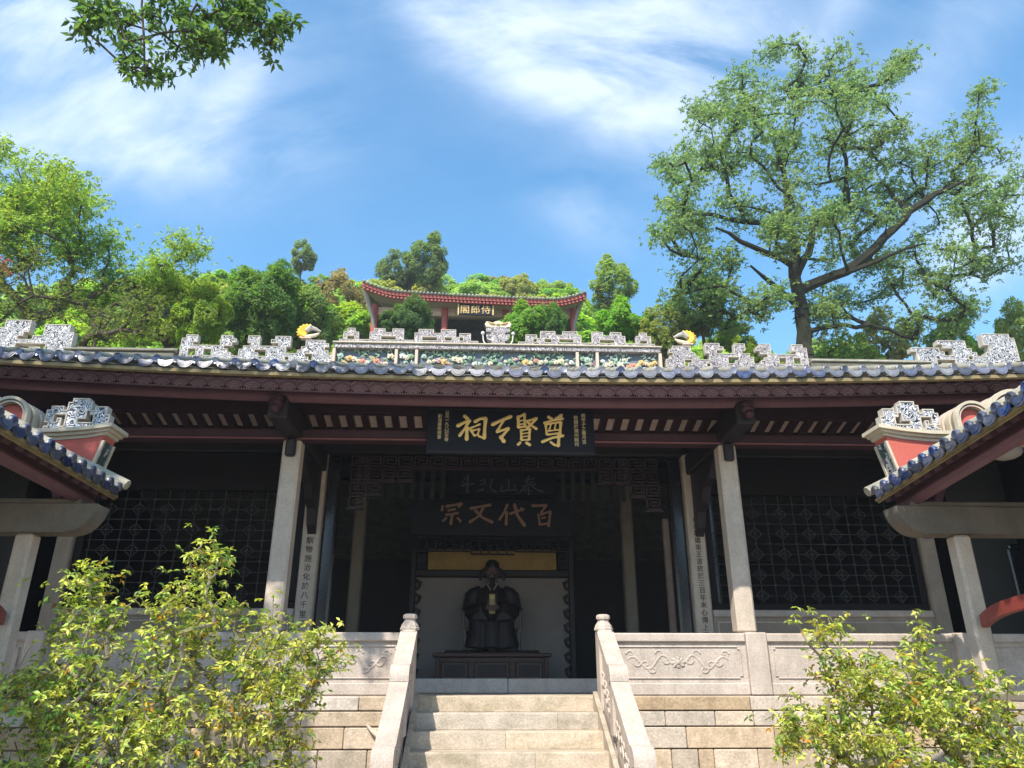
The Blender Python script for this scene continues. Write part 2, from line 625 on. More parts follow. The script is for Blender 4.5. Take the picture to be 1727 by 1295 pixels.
def hill(x, y):
    pts = [(16.8, .6), (18, 2.0), (22, 7.0), (32, 14.9), (45, 24.0), (60, 32.6), (75, 37.0), (130, 38.0)]
    z = pts[0][1]
    if y > pts[0][0]:
        for (ya, za), (yb, zb) in zip(pts, pts[1:]):
            if ya <= y <= yb:
                z = za + (zb - za) * (y - ya) / (yb - ya)
                break
        else:
            z = pts[-1][1]
    f = 1 - .19 * sstep(.05, .32, x / max(y, 1))
    f *= 1 - .10 * sstep(18, 45, -x)
    n = math.sin(x * .31 + y * .17) * .25 + math.sin(x * .11 - y * .23 + 1.3) * .35
    return z * f + n * min(1, (y - 16.8) / 8)


def grid_sheet(name, mat_, xs, ys, fn, kind='structure', smooth=True):
    vs = [(x, y, fn(x, y)) for y in ys for x in xs]
    n = len(xs)
    fs = [(j * n + i, j * n + i + 1, (j + 1) * n + i + 1, (j + 1) * n + i) for j in range(len(ys) - 1) for i in range(n - 1)]
    me = bpy.data.meshes.new(name)
    me.from_pydata(vs, [], fs)
    me.materials.append(mat_)
    if smooth:
        me.polygons.foreach_set('use_smooth', [True] * len(me.polygons))
    o = bpy.data.objects.new(name, me); COL.objects.link(o)
    o['kind'] = kind
    WLOC[o.name] = Vector((0, 0, 0))
    return o


EARTH = M('hill_undergrowth', (.055, .08, .025), (.09, .085, .04), .8, .95, .8, 6, 0, .1, stain=(.03, .045, .015), stain_amt=.8, stain_scale=(.6, .6, .6))
SOIL = M('planting_soil', (.10, .08, .055), (.06, .05, .035), 4, .95, .8, 25, 0, .1)
GROUND = M('packed_earth', (.46, .40, .33), (.38, .33, .27), .6, .95, .5, 12, 0, .1)
grid_sheet('ground', GROUND, [-300, -60, -20, 0, 20, 60, 300], [-300, -60, -10, 16.9, 60, 300, 600], lambda x, y: GZ - .004 if y < 20 else -1.0)
grid_sheet('hillside', EARTH, [-90 + 3 * i for i in range(61)], [16.8 + 2.2 * i for i in range(46)], hill)

# paved courtyard: flagstones, each a piece of the paving
pv = MB().box(-4.6, 4.4, -6, 6.9, GZ - .05, GZ + .004).build('courtyard_paving', PAVE)
pv['kind'] = 'structure'
_fl = MB().box(-.43, .43, -.28, .28, 0, .03, .006).mesh('flagstone', PAVE)
rng = random.Random(3)
for r in range(18):
    for k in range(6):
        x = -2.2 + k * .9 + (.45 if r % 2 else 0)
        place('flagstone', _fl, pv, (x, -3.2 + r * .58, GZ + .004 + rng.uniform(-.002, .003)))
bed_l = MB().box(-4.1, -1.35, 3.6, 6.5, GZ, GZ + .12, .02).build('planting_bed', SOIL); bed_l['kind'] = 'structure'
bed_r = MB().box(1.15, 3.5, 3.6, 6.5, GZ, GZ + .12, .02).build('planting_bed', SOIL); bed_r['kind'] = 'structure'

# ------------------------------------------------------------------ terrace with its stone facing
terrace = thing('stone_terrace', 'raised granite terrace faced with ochre blocks under the shrine hall', 'terrace', (AX, 8.4, GZ))
MB().box(-9, 9, 8.55, 17, GZ, 1.44).build('core', STONE_G, terrace)
MB().box(-9, 9, 8.43, 10.0, 1.441, FZ - .003, .0).build('paving', STONE, terrace)


def course(z0, z1, joints, y0=8.42, y1=8.56, m=STONE_B):
    for a, b in zip(joints, joints[1:]):
        d = rng.uniform(-.012, .008)
        MB().box(a + .0035, b - .0035, y0 + d, y1, z0 + .003, z1 - .003, .008).build('stone', m, terrace)


SL, SR = -1.19, 1.02     # outer faces of the stair flanks
# front edge slab under the railing, then the courses, on both sides of the stairs
course(1.315, FZ - .006, [SR, 2.50, 3.75, 4.95, 6.2, 7.6], m=STONE_B)
course(1.315, FZ - .006, [-7.6, -6.3, -5.1, -3.9, -2.75, -1.62, SL], m=STONE_B)
course(1.165, 1.31, [SR, 1.58, 2.11, 2.52, 3.4, 4.3, 5.1, 6.4, 7.6])
course(1.165, 1.31, [-7.6, -6.2, -4.9, -3.8, -2.9, -2.2, SL])
course(.955, 1.16, [SR, 1.25, 1.79, 2.72, 3.3, 4.3, 5.3, 6.5, 7.6])
course(.955, 1.16, [-7.6, -6.6, -5.5, -4.4, -3.3, -2.4, -1.75, SL])
course(.76, .95, [SR, 1.44, 1.62, 1.9, 2.06, 2.52, 3.2, 4.1, 5.0, 6.2, 7.6])
course(.76, .95, [-7.6, -6.4, -5.6, -4.6, -3.7, -2.8, -2.0, -1.5, SL])
course(.52, .755, [SR, 1.7, 2.4, 3.3, 4.1, 5.2, 6.4, 7.6])
course(.52, .755, [-7.6, -6.2, -5.0, -4.1, -3.0, -2.2, -1.6, SL])
course(.26, .515, [SR, 1.4, 2.2, 3.0, 4.0, 5.0, 6.0, 7.6])
course(.26, .515, [-7.6, -6.5, -5.4, -4.3, -3.2, -2.5, -1.7, SL])
course(GZ, .255, [SR, 1.8, 2.6, 3.4, 4.4, 5.5, 6.6, 7.6])
course(GZ, .255, [-7.6, -6.1, -5.0, -3.9, -3.0, -2.1, SL])

# ------------------------------------------------------------------ staircase with sloping flanks
stair = thing('stone_staircase', 'worn granite steps climbing between carved sloping flanks to the shrine', 'stairs', (AX, 7.0, GZ))
def worn_slab(x0, x1, y0, y1, z0, z1):
    """a long step stone whose front edge is worn unevenly"""
    mb = MB()
    n = max(4, int((x1 - x0) / .055))
    vs, fs = [], []
    d1 = d2 = 0
    for i in range(n + 1):
        x = x0 + (x1 - x0) * i / n
        d1 = d1 * .6 + rng.uniform(-.004, .004); d2 = d2 * .6 + rng.uniform(-.0035, .0035)
        w = .010 + abs(d1) * 1.6
        if rng.random() < .05:
            w += rng.uniform(.005, .014)
        sec = [(y0 + d2, z0), (y0 + d2 * .6 + .0015, z1 - w), (y0 + w * .35, z1 - w * .3), (y0 + w, z1 + d1 * .25), (y0 + (y1 - y0) * .5, z1 - .003 - .004 * math.sin(PI * i / n)), (y1, z1), (y1, z0)]
        vs += [(x, y, z) for y, z in sec]
    m = 7
    for i in range(n):
        for k in range(m):
            k2 = (k + 1) % m
            fs.append((i * m + k, i * m + k2, (i + 1) * m + k2, (i + 1) * m + k))
    fs.append(tuple(range(m))); fs.append(tuple(n * m + k for k in reversed(range(m))))
    return mb.add(vs, fs)


RIS, TRD, Y0 = .1525, .30, 8.41
for k in range(10):
    zt = FZ - RIS * k
    y0 = Y0 - TRD * k
    # two or three long stones make one step
    js = [SL + .19, [-.1, .3, -.35, .15, .05][k % 5] + .12 * (k % 3), SR - .19]
    if k == 0:
        js = [SL + .19, SR - .19]
    for a, b in zip(js, js[1:]):
        worn_slab(a + .0015, b - .0015, y0 + rng.uniform(-.004, .004), min(y0 + TRD + .05, 8.54), zt - RIS + .001, zt).build('step', STEP, stair)


def slope_slab(x0, x1, ya, za, yb, zb, th):
    """a slab lying along the slope in the y-z plane (top face from (ya,za) to (yb,zb))"""
    return MB().prism([(ya, za), (yb, zb), (yb, zb - th), (ya, za - th)], x0, x1, 'x')


def relief_vine(x, ya, za, yb, zb, side, n=7, h=.2):
    """carved scrollwork on a flank panel (face at x, bulging to side)"""
    mb = MB()
    for i in range(n):
        t = (i + .5) / n
        y = ya + (yb - ya) * t; z = za + (zb - za) * t
        s = 1 if i % 2 else -1
        pts = []
        for j in range(9):
            a = j / 8 * 4.6
            r = .055 * (1 - j / 11)
            pts.append((x + side * .004, y + r * math.cos(a) * 1.3, z + s * .035 + r * math.sin(a) * s))
        mb.tube(pts, [.014 - .0008 * j for j in range(9)], 6, flat=(0, .9))
    pts = []
    for j in range(25):
        t = j / 24
        pts.append((x + side * .003, ya + (yb - ya) * t, za + (zb - za) * t + .05 * math.sin(t * n * PI)))
    mb.tube(pts, .013, 6, flat=(0, .9))
    return mb


for sx in (-1, 1):
    xo = SL if sx < 0 else SR
    xi = xo - sx * .15
    x0, x1 = min(xo, xi), max(xo, xi)
    inner = xi
    # newel post with turned knob
    nw = MB().box(x0, x1, 8.13, 8.38, FZ - .15, 2.10, .012).build('newel_post', STONE_P, stair)
    cx, cy = (x0 + x1) / 2, 8.255
    kb = MB().lathe([(.098, 0), (.102, .012), (.102, .022), (.094, .03), (.09, .05), (.062, .09), (.056, .105), (.06, .112), (.074, .118), (.076, .14), (.07, .158), (.05, .166)], (cx, cy, 2.10), 8)
    kb.build('knob', STONE_P, nw)
    segs = [(8.15, 2.085, 7.58, 1.745, FZ + .05), (7.44, 1.60, 6.60, 1.115, 0), (6.46, .97, 5.62, .485, 0)]
    prev = None
    for i, (ya, za, yb, zb, _) in enumerate(segs):
        cp = slope_slab(x0 - .012, x1 + .012, ya, za, yb, zb, .085).build('coping', STONE_P, stair)
        # rounded drum that ends each slope
        prof = [(yb + .06, zb - .09)]
        for j in range(9):
            a = PI / 2 + j / 8 * PI / 2 * 1.0
            prof.append((yb - .02 + .13 * math.cos(a) * 1.0, zb - .115 + .125 * math.sin(a)))
        prof.append((yb - .15, zb - .145)); prof.append((yb + .06, zb - .145))
        MB().prism(prof, x0 - .014, x1 + .014, 'x').build('drum', STONE_P, stair, smooth=False)
        # short post below the drum
        MB().box(x0, x1, yb - .14, yb + .02, zb - .62, zb - .147, .01).build('post', STONE_P, stair)
        # panel below the coping
        zlo_a = FZ - RIS * ((Y0 - ya) / TRD) - .06
        zlo_b = FZ - RIS * ((Y0 - yb) / TRD) - .06
        px0, px1 = x0 + .025, x1 - .025
        pn = MB().prism([(ya, za - .087), (yb - .0, zb - .087), (yb - .0, zlo_b - .1), (ya, zlo_a - .1)], px0, px1, 'x').build('panel', STONE_P, stair)
        fx = px1 if sx < 0 else px0
        ml = (za + zlo_a) / 2 - .02; mr = (zb + zlo_b) / 2 - .03
        relief_vine(fx, ya - .04, ml, yb + .06, mr, 1 if sx < 0 else -1, 8).build('carving', STONE_P, pn, smooth=True)
        fx2 = px0 if sx < 0 else px1
        relief_vine(fx2, ya - .04, ml, yb + .06, mr, -1 if sx < 0 else 1, 8).build('carving', STONE_P, pn, smooth=True)
    # sloping string stone beside the steps
    st0, st1 = (xi, xi + .045) if sx < 0 else (xi - .045, xi)
    yb = 5.2
    zs = lambda y: FZ + .045 - RIS * ((Y0 - y) / TRD)
    MB().prism([(8.40, zs(8.40)), (yb, zs(yb)), (yb, zs(yb) - .4), (8.40, zs(8.40) - .4)], st0, st1, 'x').build('string_stone', STEP, stair)
    # flank body under the panels
    MB().prism([(8.40, FZ - .2), (5.3, zs(5.3) - .2), (5.3, GZ), (8.40, GZ)], x0 + .01, x1 - .01, 'x').build('flank', STONE_B, stair)

# carved beast-mouth spout on the terrace wall beside the stairs
sp = thing('stone_spout', 'small curled stone spout carved on the terrace wall beside the steps', 'carving', (-1.40, 8.35, 1.1))
m_ = MB()
pts = [(-1.28 + .045 * (1 - j / 14) * math.cos(j * .62), 8.37 - .004 * j, 1.245 + .045 * (1 - j / 14) * math.sin(j * .62)) for j in range(13)]
m_.tube(pts, [.018 - .0006 * j for j in range(13)], 7)
m_.build('curl', STONE, sp, smooth=True)
m_ = MB()
m_.tube([(-1.52, 8.39, 1.19), (-1.46, 8.37, 1.13), (-1.40, 8.35, 1.09), (-1.35, 8.35, 1.12), (-1.32, 8.37, 1.18)], [.012, .02, .03, .026, .015], 7)
m_.ball((-1.37, 8.34, 1.085), (.035, .03, .03), 8, 5)
m_.build('snout', STONE, sp, smooth=True)

# ------------------------------------------------------------------ terrace railings, one per bay


def scroll_relief(mb, xc, zc, w, h, y):
    """flower in the middle, leafy scrolls to both sides, in low relief facing the courtyard"""
    for k in range(8):
        a = k * PI / 4
        mb.tube([(xc, y, zc), (xc + .06 * math.cos(a), y - .006, zc + .045 * math.sin(a)), (xc + .085 * math.cos(a + .2), y, zc + .06 * math.sin(a + .2))], [.012, .018, .006], 6, flat=(1, .42))
    mb.ball((xc, y - .004, zc), (.028, .014, .028), 8, 5)
    for s in (-1, 1):
        pts = [(xc + s * (.08 + t * (w / 2 - .1)), y, zc + h * .26 * math.sin(t * 9.0) * (1 - .3 * t)) for t in [i / 22 for i in range(23)]]
        mb.tube(pts, [.013] * 20 + [.01, .008, .005], 6, flat=(1, .42))
        for i in range(6):
            t = (i + .5) / 6
            px, pz = xc + s * (.08 + t * (w / 2 - .1)), zc + h * .26 * math.sin(t * 9.0) * (1 - .3 * t)
            u = 1 if i % 2 else -1
            c = [(px + s * .04 * (1 - j / 10) * math.cos(j * .7) * 1.2, y - .002, pz + u * (.035 + .04 * (1 - j / 10) * math.sin(j * .7))) for j in range(8)]
            mb.tube(c, [.012 - .0009 * j for j in range(8)], 6, flat=(1, .42))
    return mb


def railing(name_lab, x0, x1, relief=True):
    t = thing('stone_railing', name_lab, 'railing', ((x0 + x1) / 2, 8.52, FZ), 'stone railings along the terrace edge')
    MB().box(x0, x1, 8.44, 8.64, 1.995, 2.09, .014).build('cap_rail', STONE_P, t)
    MB().box(x0, x1, 8.445, 8.63, FZ + .001, 1.585, .012).build('base_rail', STONE_P, t)
    p = MB().box(x0, x1, 8.475, 8.60, 1.586, 1.994).build('panel', STONE_P, t)
    fr = MB()
    a, b, c, d, w = x0 + .06, x1 - .06, 1.625, 1.955, .012
    q = .035
    # cusped frame line carved round the panel
    for (xa, xb, za, zb) in ((a + q, b - q, d - w, d), (a + q, b - q, c, c + w), (a, a + w, c + q, d - q), (b - w, b, c + q, d - q),
                             (a, a + q, c + q - w, c + q), (b - q, b, c + q - w, c + q), (a, a + q, d - q, d - q + w), (b - q, b, d - q, d - q + w)):
        fr.box(xa, xb, 8.462, 8.48, za, zb, .004)
    fr.build('panel_frame', STONE_P, p)
    if relief:
        scroll_relief(MB(), (x0 + x1) / 2, 1.79, min(1.15, (x1 - x0) - .25), .3, 8.472).build('carved_relief', STONE_P, p, smooth=True)
    return t


def rail_post(x0, x1, lab):
    o = MB().box(x0, x1, 8.415, 8.68, FZ + .002, 2.098, .012).build('railing_post', STONE_P)
    tag(o, lab, 'post', 'stone railing posts')


railing('stone railing bay with lotus relief between the stairs and the tall sunlit pillar', SR, 2.53)
railing('stone railing bay half in shade behind the smaller shrub', 2.762, 4.86)
railing('shaded stone railing bay behind the slim gallery post with the red bench rail', 5.06, 7.4, False)
railing('stone railing bay with relief between the stairs and the pillar behind the larger shrub', -2.52, SL)
railing('stone railing bay hidden behind the larger shrub', -4.96, -2.742)
railing('stone railing bay behind the gallery post in tree shade', -7.4, -5.16, False)
rail_post(2.531, 2.761, 'railing post under the half sunlit stone pillar')
rail_post(-2.741, -2.521, 'railing post under the pillar behind the larger shrub')
rail_post(4.861, 5.059, 'railing post beside the slim gallery post with the red bench rail')
rail_post(-5.159, -4.961, 'railing post beside the gallery post in tree shade')

# ------------------------------------------------------------------ the hall
hall = thing('shrine_hall', 'wide low ancestral shrine hall with blue eave tiles and deep dark porch', 'temple hall', (AX, 12.0, FZ))


def ez(x):
    return .14 * min(1.6, (x - AX) ** 2 / 31.4)


XE = 7.3
# pillars
for (xc, y, zt, nm) in ((-2.635, 8.60, 4.27, 'outer'), (2.585, 8.60, 4.27, 'outer')):
    p = MB().box(xc - .108, xc + .108, y - .105, y + .105, 2.099, zt, .022).build('pillar', STONE, hall)
    MB().box(xc - .06, xc + .06, y - .17, y - .105, zt - .22, zt, .02).build('carved_bracket', DARK, p)
ZT10 = 4.86
for xc in (-2.655, 2.555):
    MB().box(xc - .115, xc + .115, 10.0, 10.22, FZ, ZT10, .02).build('pillar', STONE, hall)
for xc in (-5.85, 5.74):
    MB().box(xc - .115, xc + .115, 10.0, 10.22, FZ, ZT10, .02).build('pillar', STONE_G, hall)
for xc in (-2.52, 2.19):
    MB().box(xc - .10, xc + .10, 12.95, 13.2, FZ, 5.4, .03).build('pillar', STONE_G, hall, label='grey stone pillar standing inside the dim hall')
# beams on the pillars: front lintel, its upper board
MB().box(-XE, XE, 8.50, 8.72, 4.275, 4.42, .03).build('front_beam', MAROON, hall)
MB().box(-XE, XE, 8.485, 8.52, 4.275, 4.292, .006).build('beam_edge', M('pale_maroon_edge', (.26, .11, .12), (.2, .08, .09), 8, .6, .1, 60), hall)  # strip of paler maroon along the beam's bottom edge
MB().box(-XE, XE, 8.74, 8.86, 4.70, 5.10, .01).build('upper_beam', MAROON, hall)
MB().box(-XE, XE, 10.0, 10.2, 4.56, 5.0, .02).build('inner_beam', DARK, hall)
for xc in (-2.635, 2.585, -5.85, 5.74):
    b = MB().box(xc - .11, xc + .11, 7.74, 10.0, 4.28, 4.56, .02).build('cross_beam', DARK, hall)
    # carved nose under the purlin
    nz_ = MB()
    nz_.ball((xc, 7.70, 4.44), (.075, .09, .07), 8, 6)
    nz_.ball((xc, 7.66, 4.36), (.055, .07, .05), 8, 6)
    nz_.box(xc - .06, xc + .06, 7.62, 7.76, 4.45, 4.52, .015)
    nz_.build('carved_nose', MAROON, b, smooth=True)
    # leaf-shaped brace between the two pillars
    MB().prism([(8.72, 4.27), (9.98, 4.27), (9.98, 3.42), (9.86, 3.52), (9.78, 3.72), (9.6, 3.8), (9.42, 3.98), (9.2, 4.02), (9.0, 4.15)], xc - .055, xc + .055, 'x').build('brace', DARK if xc < 3 and xc > -3 else MAROON, hall)
# eave purlin and carved fascia follow the upturned eave
NS = 46
xs = [-XE + 2 * XE * i / NS for i in range(NS + 1)]
MB().tube([(x, 7.80, 4.515 + ez(x)) for x in xs], .062, 10).build('eave_purlin', M('plum_red_purlin', (.165, .078, .095), (.12, .056, .07), 6, .55, .1, 60), hall, smooth=True)


def strip(y0, y1, z0, z1, step=1):
    mb = MB()
    for a, b in zip(xs, xs[1:]):
        vs = []
        for x in (a, b):
            e = ez(x)
            vs += [(x, y0, z0 + e), (x, y1, z0 + e), (x, y1, z1 + e), (x, y0, z1 + e)]
        mb.add(vs, [(0, 4, 5, 1), (1, 5, 6, 2), (2, 6, 7, 3), (3, 7, 4, 0)])
    n = len(xs)
    return mb


strip(7.735, 7.775, 4.565, 4.74).build('fascia_board', CARVE, hall)
# wave carving along the fascia: scallops over dark wedges painting notch shade
wv = MB()
dk = MB()
k = 0
x = -7.1
while x < 7.1:
    e = ez(x)
    for j, r in enumerate((.085, .06, .035)):
        pts = [(x + r * math.cos(a), 7.733, 4.572 + e + r * .95 * math.sin(a)) for a in [PI * i / 10 for i in range(11)]]
        wv.tube(pts, .0065, 5)
    wv.tube([(x + .099 - .05, 7.733, 4.70 + e), (x + .099, 7.730, 4.66 + e), (x + .099 + .05, 7.733, 4.70 + e)], .006, 5)
    dk.prism([(x + .099 - .052, 4.573 + e), (x + .099 + .052, 4.573 + e), (x + .099 + .03, 4.588 + e), (x + .099, 4.600 + e), (x + .099 - .03, 4.588 + e)], 7.728, 7.7349)
    x += .198
wv.build('wave_carving', M('worn_plum_relief', (.55, .42, .48), (.42, .31, .36), 9, .6, .1, 60), hall, kind='stuff')
dk.build('notch_shade', DARK, hall, kind='stuff')

# roof body, soffit, rafters
SLP = .418
YE, ZE = 7.06, 4.535


def rz(y):
    return ZE + SLP * (y - YE) + .02 * ((y - 9.2) ** 2 / 4.6 - 1) * .5


ROOF = MB()
ys = [YE + .02 + (11.5 - YE) * i / 6 for i in range(7)]
for a, b in zip(xs[::2], xs[2::2]):
    for c, d in zip(ys, ys[1:]):
        def q(x_, y_, o_):
            f = max(0, 1 - (y_ - YE) / 4.4)
            return (x_, y_, rz(y_) + ez(x_) * f + o_)
        vs = [q(a, c, 0), q(b, c, 0), q(b, d, 0), q(a, d, 0), q(a, c, -.03), q(b, c, -.03), q(b, d, -.03), q(a, d, -.03)]
        ROOF.add(vs, [(0, 1, 2, 3), (4, 7, 6, 5), (0, 4, 5, 1)])
# rear slope
ROOF.add([(-XE, 11.5, 6.52), (XE, 11.5, 6.52), (XE, 17.2, 4.0), (-XE, 17.2, 4.0)], [(0, 1, 2, 3)])
# gable ends
for xg in (-XE, XE):
    ROOF.add([(xg, 7.1, 4.5), (xg, 11.5, 6.5), (xg, 17.1, 4.0), (xg, 17.1, 3.5), (xg, 7.1, 4.3)], [(0, 1, 2, 3, 4)])
ROOF.build('roof', ROOFT, hall)
SOF = MB()
for a, b in zip(xs[::2], xs[2::2]):
    vs = []
    for x_ in (a, b):
        vs += [(x_, YE + .05, rz(YE + .05) + ez(x_) - .034), (x_, 8.9, rz(8.9) + ez(x_) * .58 - .034)]
    SOF.add(vs, [(0, 2, 3, 1)])
SOF.build('soffit', CLAY, hall)
L_ = 1.86
raf = MB().box(-.053, .053, 0, L_, -.07, 0).mesh('rafter', MAROON)
NT = 72
DX = .198
for k in range(NT):
    x = AX + (k - (NT - 1) / 2) * DX
    y0 = YE + .06
    place('rafter', raf, hall, (x + DX / 2, y0, rz(y0) + ez(x) - .036), rot=(math.atan(SLP - ez(x) * .22), 0, 0))
# pale weathered eave board below the tiles
strip(7.03, 7.09, 4.462, 4.497).build('eave_board', YELLOW, hall)
strip(7.035, 7.085, 4.4985, 4.515).build('tile_bed', DARK, hall)
# eave tiles: a round cap ends every tile roll, a half-moon drip tile hangs between
capm = MB().lathe([(.02, -.002), (.034, -.006), (.043, 0), (.047, .008), (.048, .02)], (0, 0, 0), 14, 'y').mesh('tile_cap', BLUE)
capg = MB().lathe([(.02, -.002), (.034, -.006), (.043, 0), (.047, .008), (.048, .02)], (0, 0, 0), 14, 'y').mesh('tile_cap', GREYT)
half = [(.078 * math.cos(a), .078 * math.sin(a) * 1.02) for a in [PI + PI * i / 12 for i in range(13)]]
half = [(-.078, .012)] + half + [(.078, .012), (.05, .006), (0, -.004), (-.05, .006)]
inn = [(px * .78, pz * .78 - .004) for px, pz in half]
dm = MB().prism(half, 0, .014).prism(inn, -.004, .002)
dripm = dm.mesh('drip_tile', BLUE)
dripg = dm.mesh('drip_tile', GREYT)
rollm = MB()
for i in range(9):
    t0 = i / 9 * 4.35; t1 = (i + 1) / 9 * 4.35
    rollm.tube([(0, t0, 0), (0, t1 + .02, -.004)], [.046, .043], 9, caps=False)
rollm = rollm.mesh('tile_roll', CAPTOP, smooth=True)
for k in range(NT):
    x = AX + (k - (NT - 1) / 2) * DX
    e = ez(x)
    blue = rng.random() < (.8 if x < -2.0 else .3 if x > 2.6 else .10)
    a = math.atan(SLP - e * .22)
    place('tile_cap', capm if blue else capg, hall, (x, 7.02, 4.590 + e + rng.uniform(-.004, .004)), rot=(rng.uniform(-.05, .12), 0, rng.uniform(-.08, .08)))
    place('tile_roll', rollm, hall, (x, 7.03, 4.590 + e), rot=(a, 0, 0))
    xd = x + DX / 2
    blue = rng.random() < (.75 if x < -2.0 else .3 if x > 2.6 else .06)
    place('drip_tile', dripm if blue else dripg, hall, (xd, 7.012 + rng.uniform(-.006, .006), 4.575 + ez(xd) + rng.uniform(-.005, .005)), rot=(rng.uniform(-.32, -.12), rng.uniform(-.06, .06), rng.uniform(-.06, .06)))

# porch ceiling behind the front beam: pale tiles between rafters, falling inwards
MB().prism([(8.88, 5.235), (10.3, 4.852), (10.3, 4.87), (8.88, 5.253)], -XE, XE, 'x').build('porch_ceiling', CLAY, hall)
pr = MB().box(-.046, .046, 0, 1.46, -.075, 0).mesh('ceiling_rafter', MAROON)
for k in range(66):
    x = AX + (k - 32.5) * .2065
    place('ceiling_rafter', pr, hall, (x, 8.89, 5.230), rot=(-math.atan(.27), 0, 0))

# side bays: stone base wall, lattice window, dark interior
for s in (-1, 1):
    xa, xb = (2.675, 5.62) if s > 0 else (-5.73, -2.775)
    sill = MB().box(xa, xb, 10.02, 10.3, FZ, 2.38).build('base_wall', STONE_G, hall)
    MB().box(xa, xb, 9.985, 10.32, 2.381, 2.47, .012).build('sill', STONE_P, sill)
    w = (xb - xa) / 2
    for i in range(2):
        a, b = xa + w * i + .05, xa + w * (i + 1) - .05
        fr = MB()
        for (p, q, r, t) in ((a, b, 2.31, 2.325), (a, b, 1.56, 1.575), (a, a + .015, 1.576, 2.309), (b - .015, b, 1.576, 2.309)):
            fr.box(p, q, 10.008, 10.025, r, t)
        fr.build('panel_frame', STONE_P, sill)
    # timber frame and lattice; near-black top board stands in for the shade above
    fr = MB()
    for (p, q, r, t) in ((xa, xb, 2.471, 2.56), (xa, xb, 4.02, 4.555), (xa, xa + .10, 2.561, 4.019), (xb - .10, xb, 2.561, 4.019)):
        fr.box(p, q, 10.05, 10.16, r, t, .008)
    lat = fr.build('lattice_window', BLACKW, hall)
    px, pz = .377, .275
    cols = int((xb - xa - .2) / px)
    x0 = xa + .10 + ((xb - xa - .2) - cols * px) / 2
    barv = MB().box(-.0048, .0048, -.012, .012, -.729, .729).mesh('lattice_bar', BRONZE)
    barh = MB().box(-(xb - xa - .2) / 2, (xb - xa - .2) / 2, -.009, .009, -.0042, .0042).mesh('lattice_bar', BRONZE)
    for i in range(cols * 2 + 1):
        place('lattice_bar', barv, lat, (x0 + px / 2 * i, 10.10, 3.29))
    nrow = 9
    for i in range(nrow + 1):
        place('lattice_bar', barh, lat, ((xa + xb) / 2, 10.102, 2.66 + pz / 2 * i))
    qf = MB()
    loop = []
    for i in range(33):
        a = 2 * PI * i / 32
        r = .060 + .022 * abs(math.cos(2 * a)) ** .6 - .012
        loop.append((r * 1.15 * math.cos(a), 0, r * math.sin(a)))
    qf.tube(loop, .0085, 5, caps=False)
    qf.tube([(-.03, 0, 0), (0, 0, .03), (.03, 0, 0), (0, 0, -.03), (-.03, 0, 0)], .006, 5, caps=False)
    qm = qf.mesh('quatrefoil', BRONZE)
    km = MB().ball((0, 0, 0), (.028, .016, .024), 6, 4).mesh('lattice_knot', BRONZE)
    for i in range(cols):
        for j in range(5):
            place('quatrefoil', qm, lat, (x0 + px * (i + .5), 10.098, 2.66 + pz * (j + .5 - .5)))
            if i < cols - 1:
                place('lattice_knot', km, lat, (x0 + px * (i + 1), 10.096, 2.66 + pz * (j + .5)))
    # door jambs beside the inner pillar
    xi_ = -2.655 if s < 0 else 2.555
    for d in (-1, 1):
        MB().box(xi_ + d * .125, xi_ + d * .30, 10.10, 10.28, FZ + .0, 4.55, .03).build('door_jamb', JAMB, hall)
    if s > 0:
        MB().box(xi_ - s * .31, xi_ - s * .40, 10.24, 10.33, FZ, 3.72, .015).build('door_post', M('tan_door_timber', (.20, .145, .11), (.14, .10, .08), 6, .7, .2, 60), hall)
# threshold
MB().box(-2.23, -.02, 9.98, 10.22, FZ, 1.632, .012).build('threshold', STONE_P, hall)
MB().box(-.014, 2.13, 9.98, 10.22, FZ, 1.632, .012).build('threshold', STONE_P, hall)
# hanging fretwork between the inner pillars
fr = MB()


def key(mb, x0, x1, z0, z1, y, t=.02):
    w, h = x1 - x0, z1 - z0
    for (a, b, c, d) in ((0, 1, .0, .0), (0, 0, 0, 1), (0, 1, 1, 1), (1, 1, .3, 1), (.3, 1, .3, .3), (.3, .3, .3, .68), (.3, .7, .68, .68)):
        xa, xb = x0 + w * a, x0 + w * b
        za, zb = z0 + h * c, z0 + h * d
        mb.box(min(xa, xb) - t / 2, max(xa, xb) + t / 2, y - .02, y + .02, min(za, zb) - t / 2, max(za, zb) + t / 2)


cw = .217
n = 20
for i in range(n):
    xa = -2.22 + i * cw
    e = min(i, n - 1 - i)
    rows = 4 if e < 1 else 3 if e < 2 else 2 if e < 4 else 1
    for r in range(rows):
        a, b = (xa + .02, xa + cw - .02) if i % 2 else (xa + cw - .02, xa + .02)
        yy = 10.1 + (.0013 * (i % 3) + .004 * r)
        z1 = 4.54 - r * .19
        key(fr, min(a, b), max(a, b), z1 - .155, z1 - .01, yy, .022)
        if r == rows - 1:
            fr.box(xa - .011, xa + cw + .011, 10.072, 10.128, z1 - .193, z1 - .171)
fret = fr.build('hanging_fretwork', FRET, hall)
# interior shell
MB().box(-XE + .05, XE - .05, 10.22, 17, 1.45, 1.52).build('interior_floor', DFLOOR, hall)
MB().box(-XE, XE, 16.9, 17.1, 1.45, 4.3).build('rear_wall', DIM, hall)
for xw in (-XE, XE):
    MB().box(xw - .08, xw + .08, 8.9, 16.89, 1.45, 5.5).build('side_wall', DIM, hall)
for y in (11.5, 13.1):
    MB().box(-XE + .1, XE - .1, y, y + .2, 5.0, 5.25).build('interior_beam', DIM, hall)
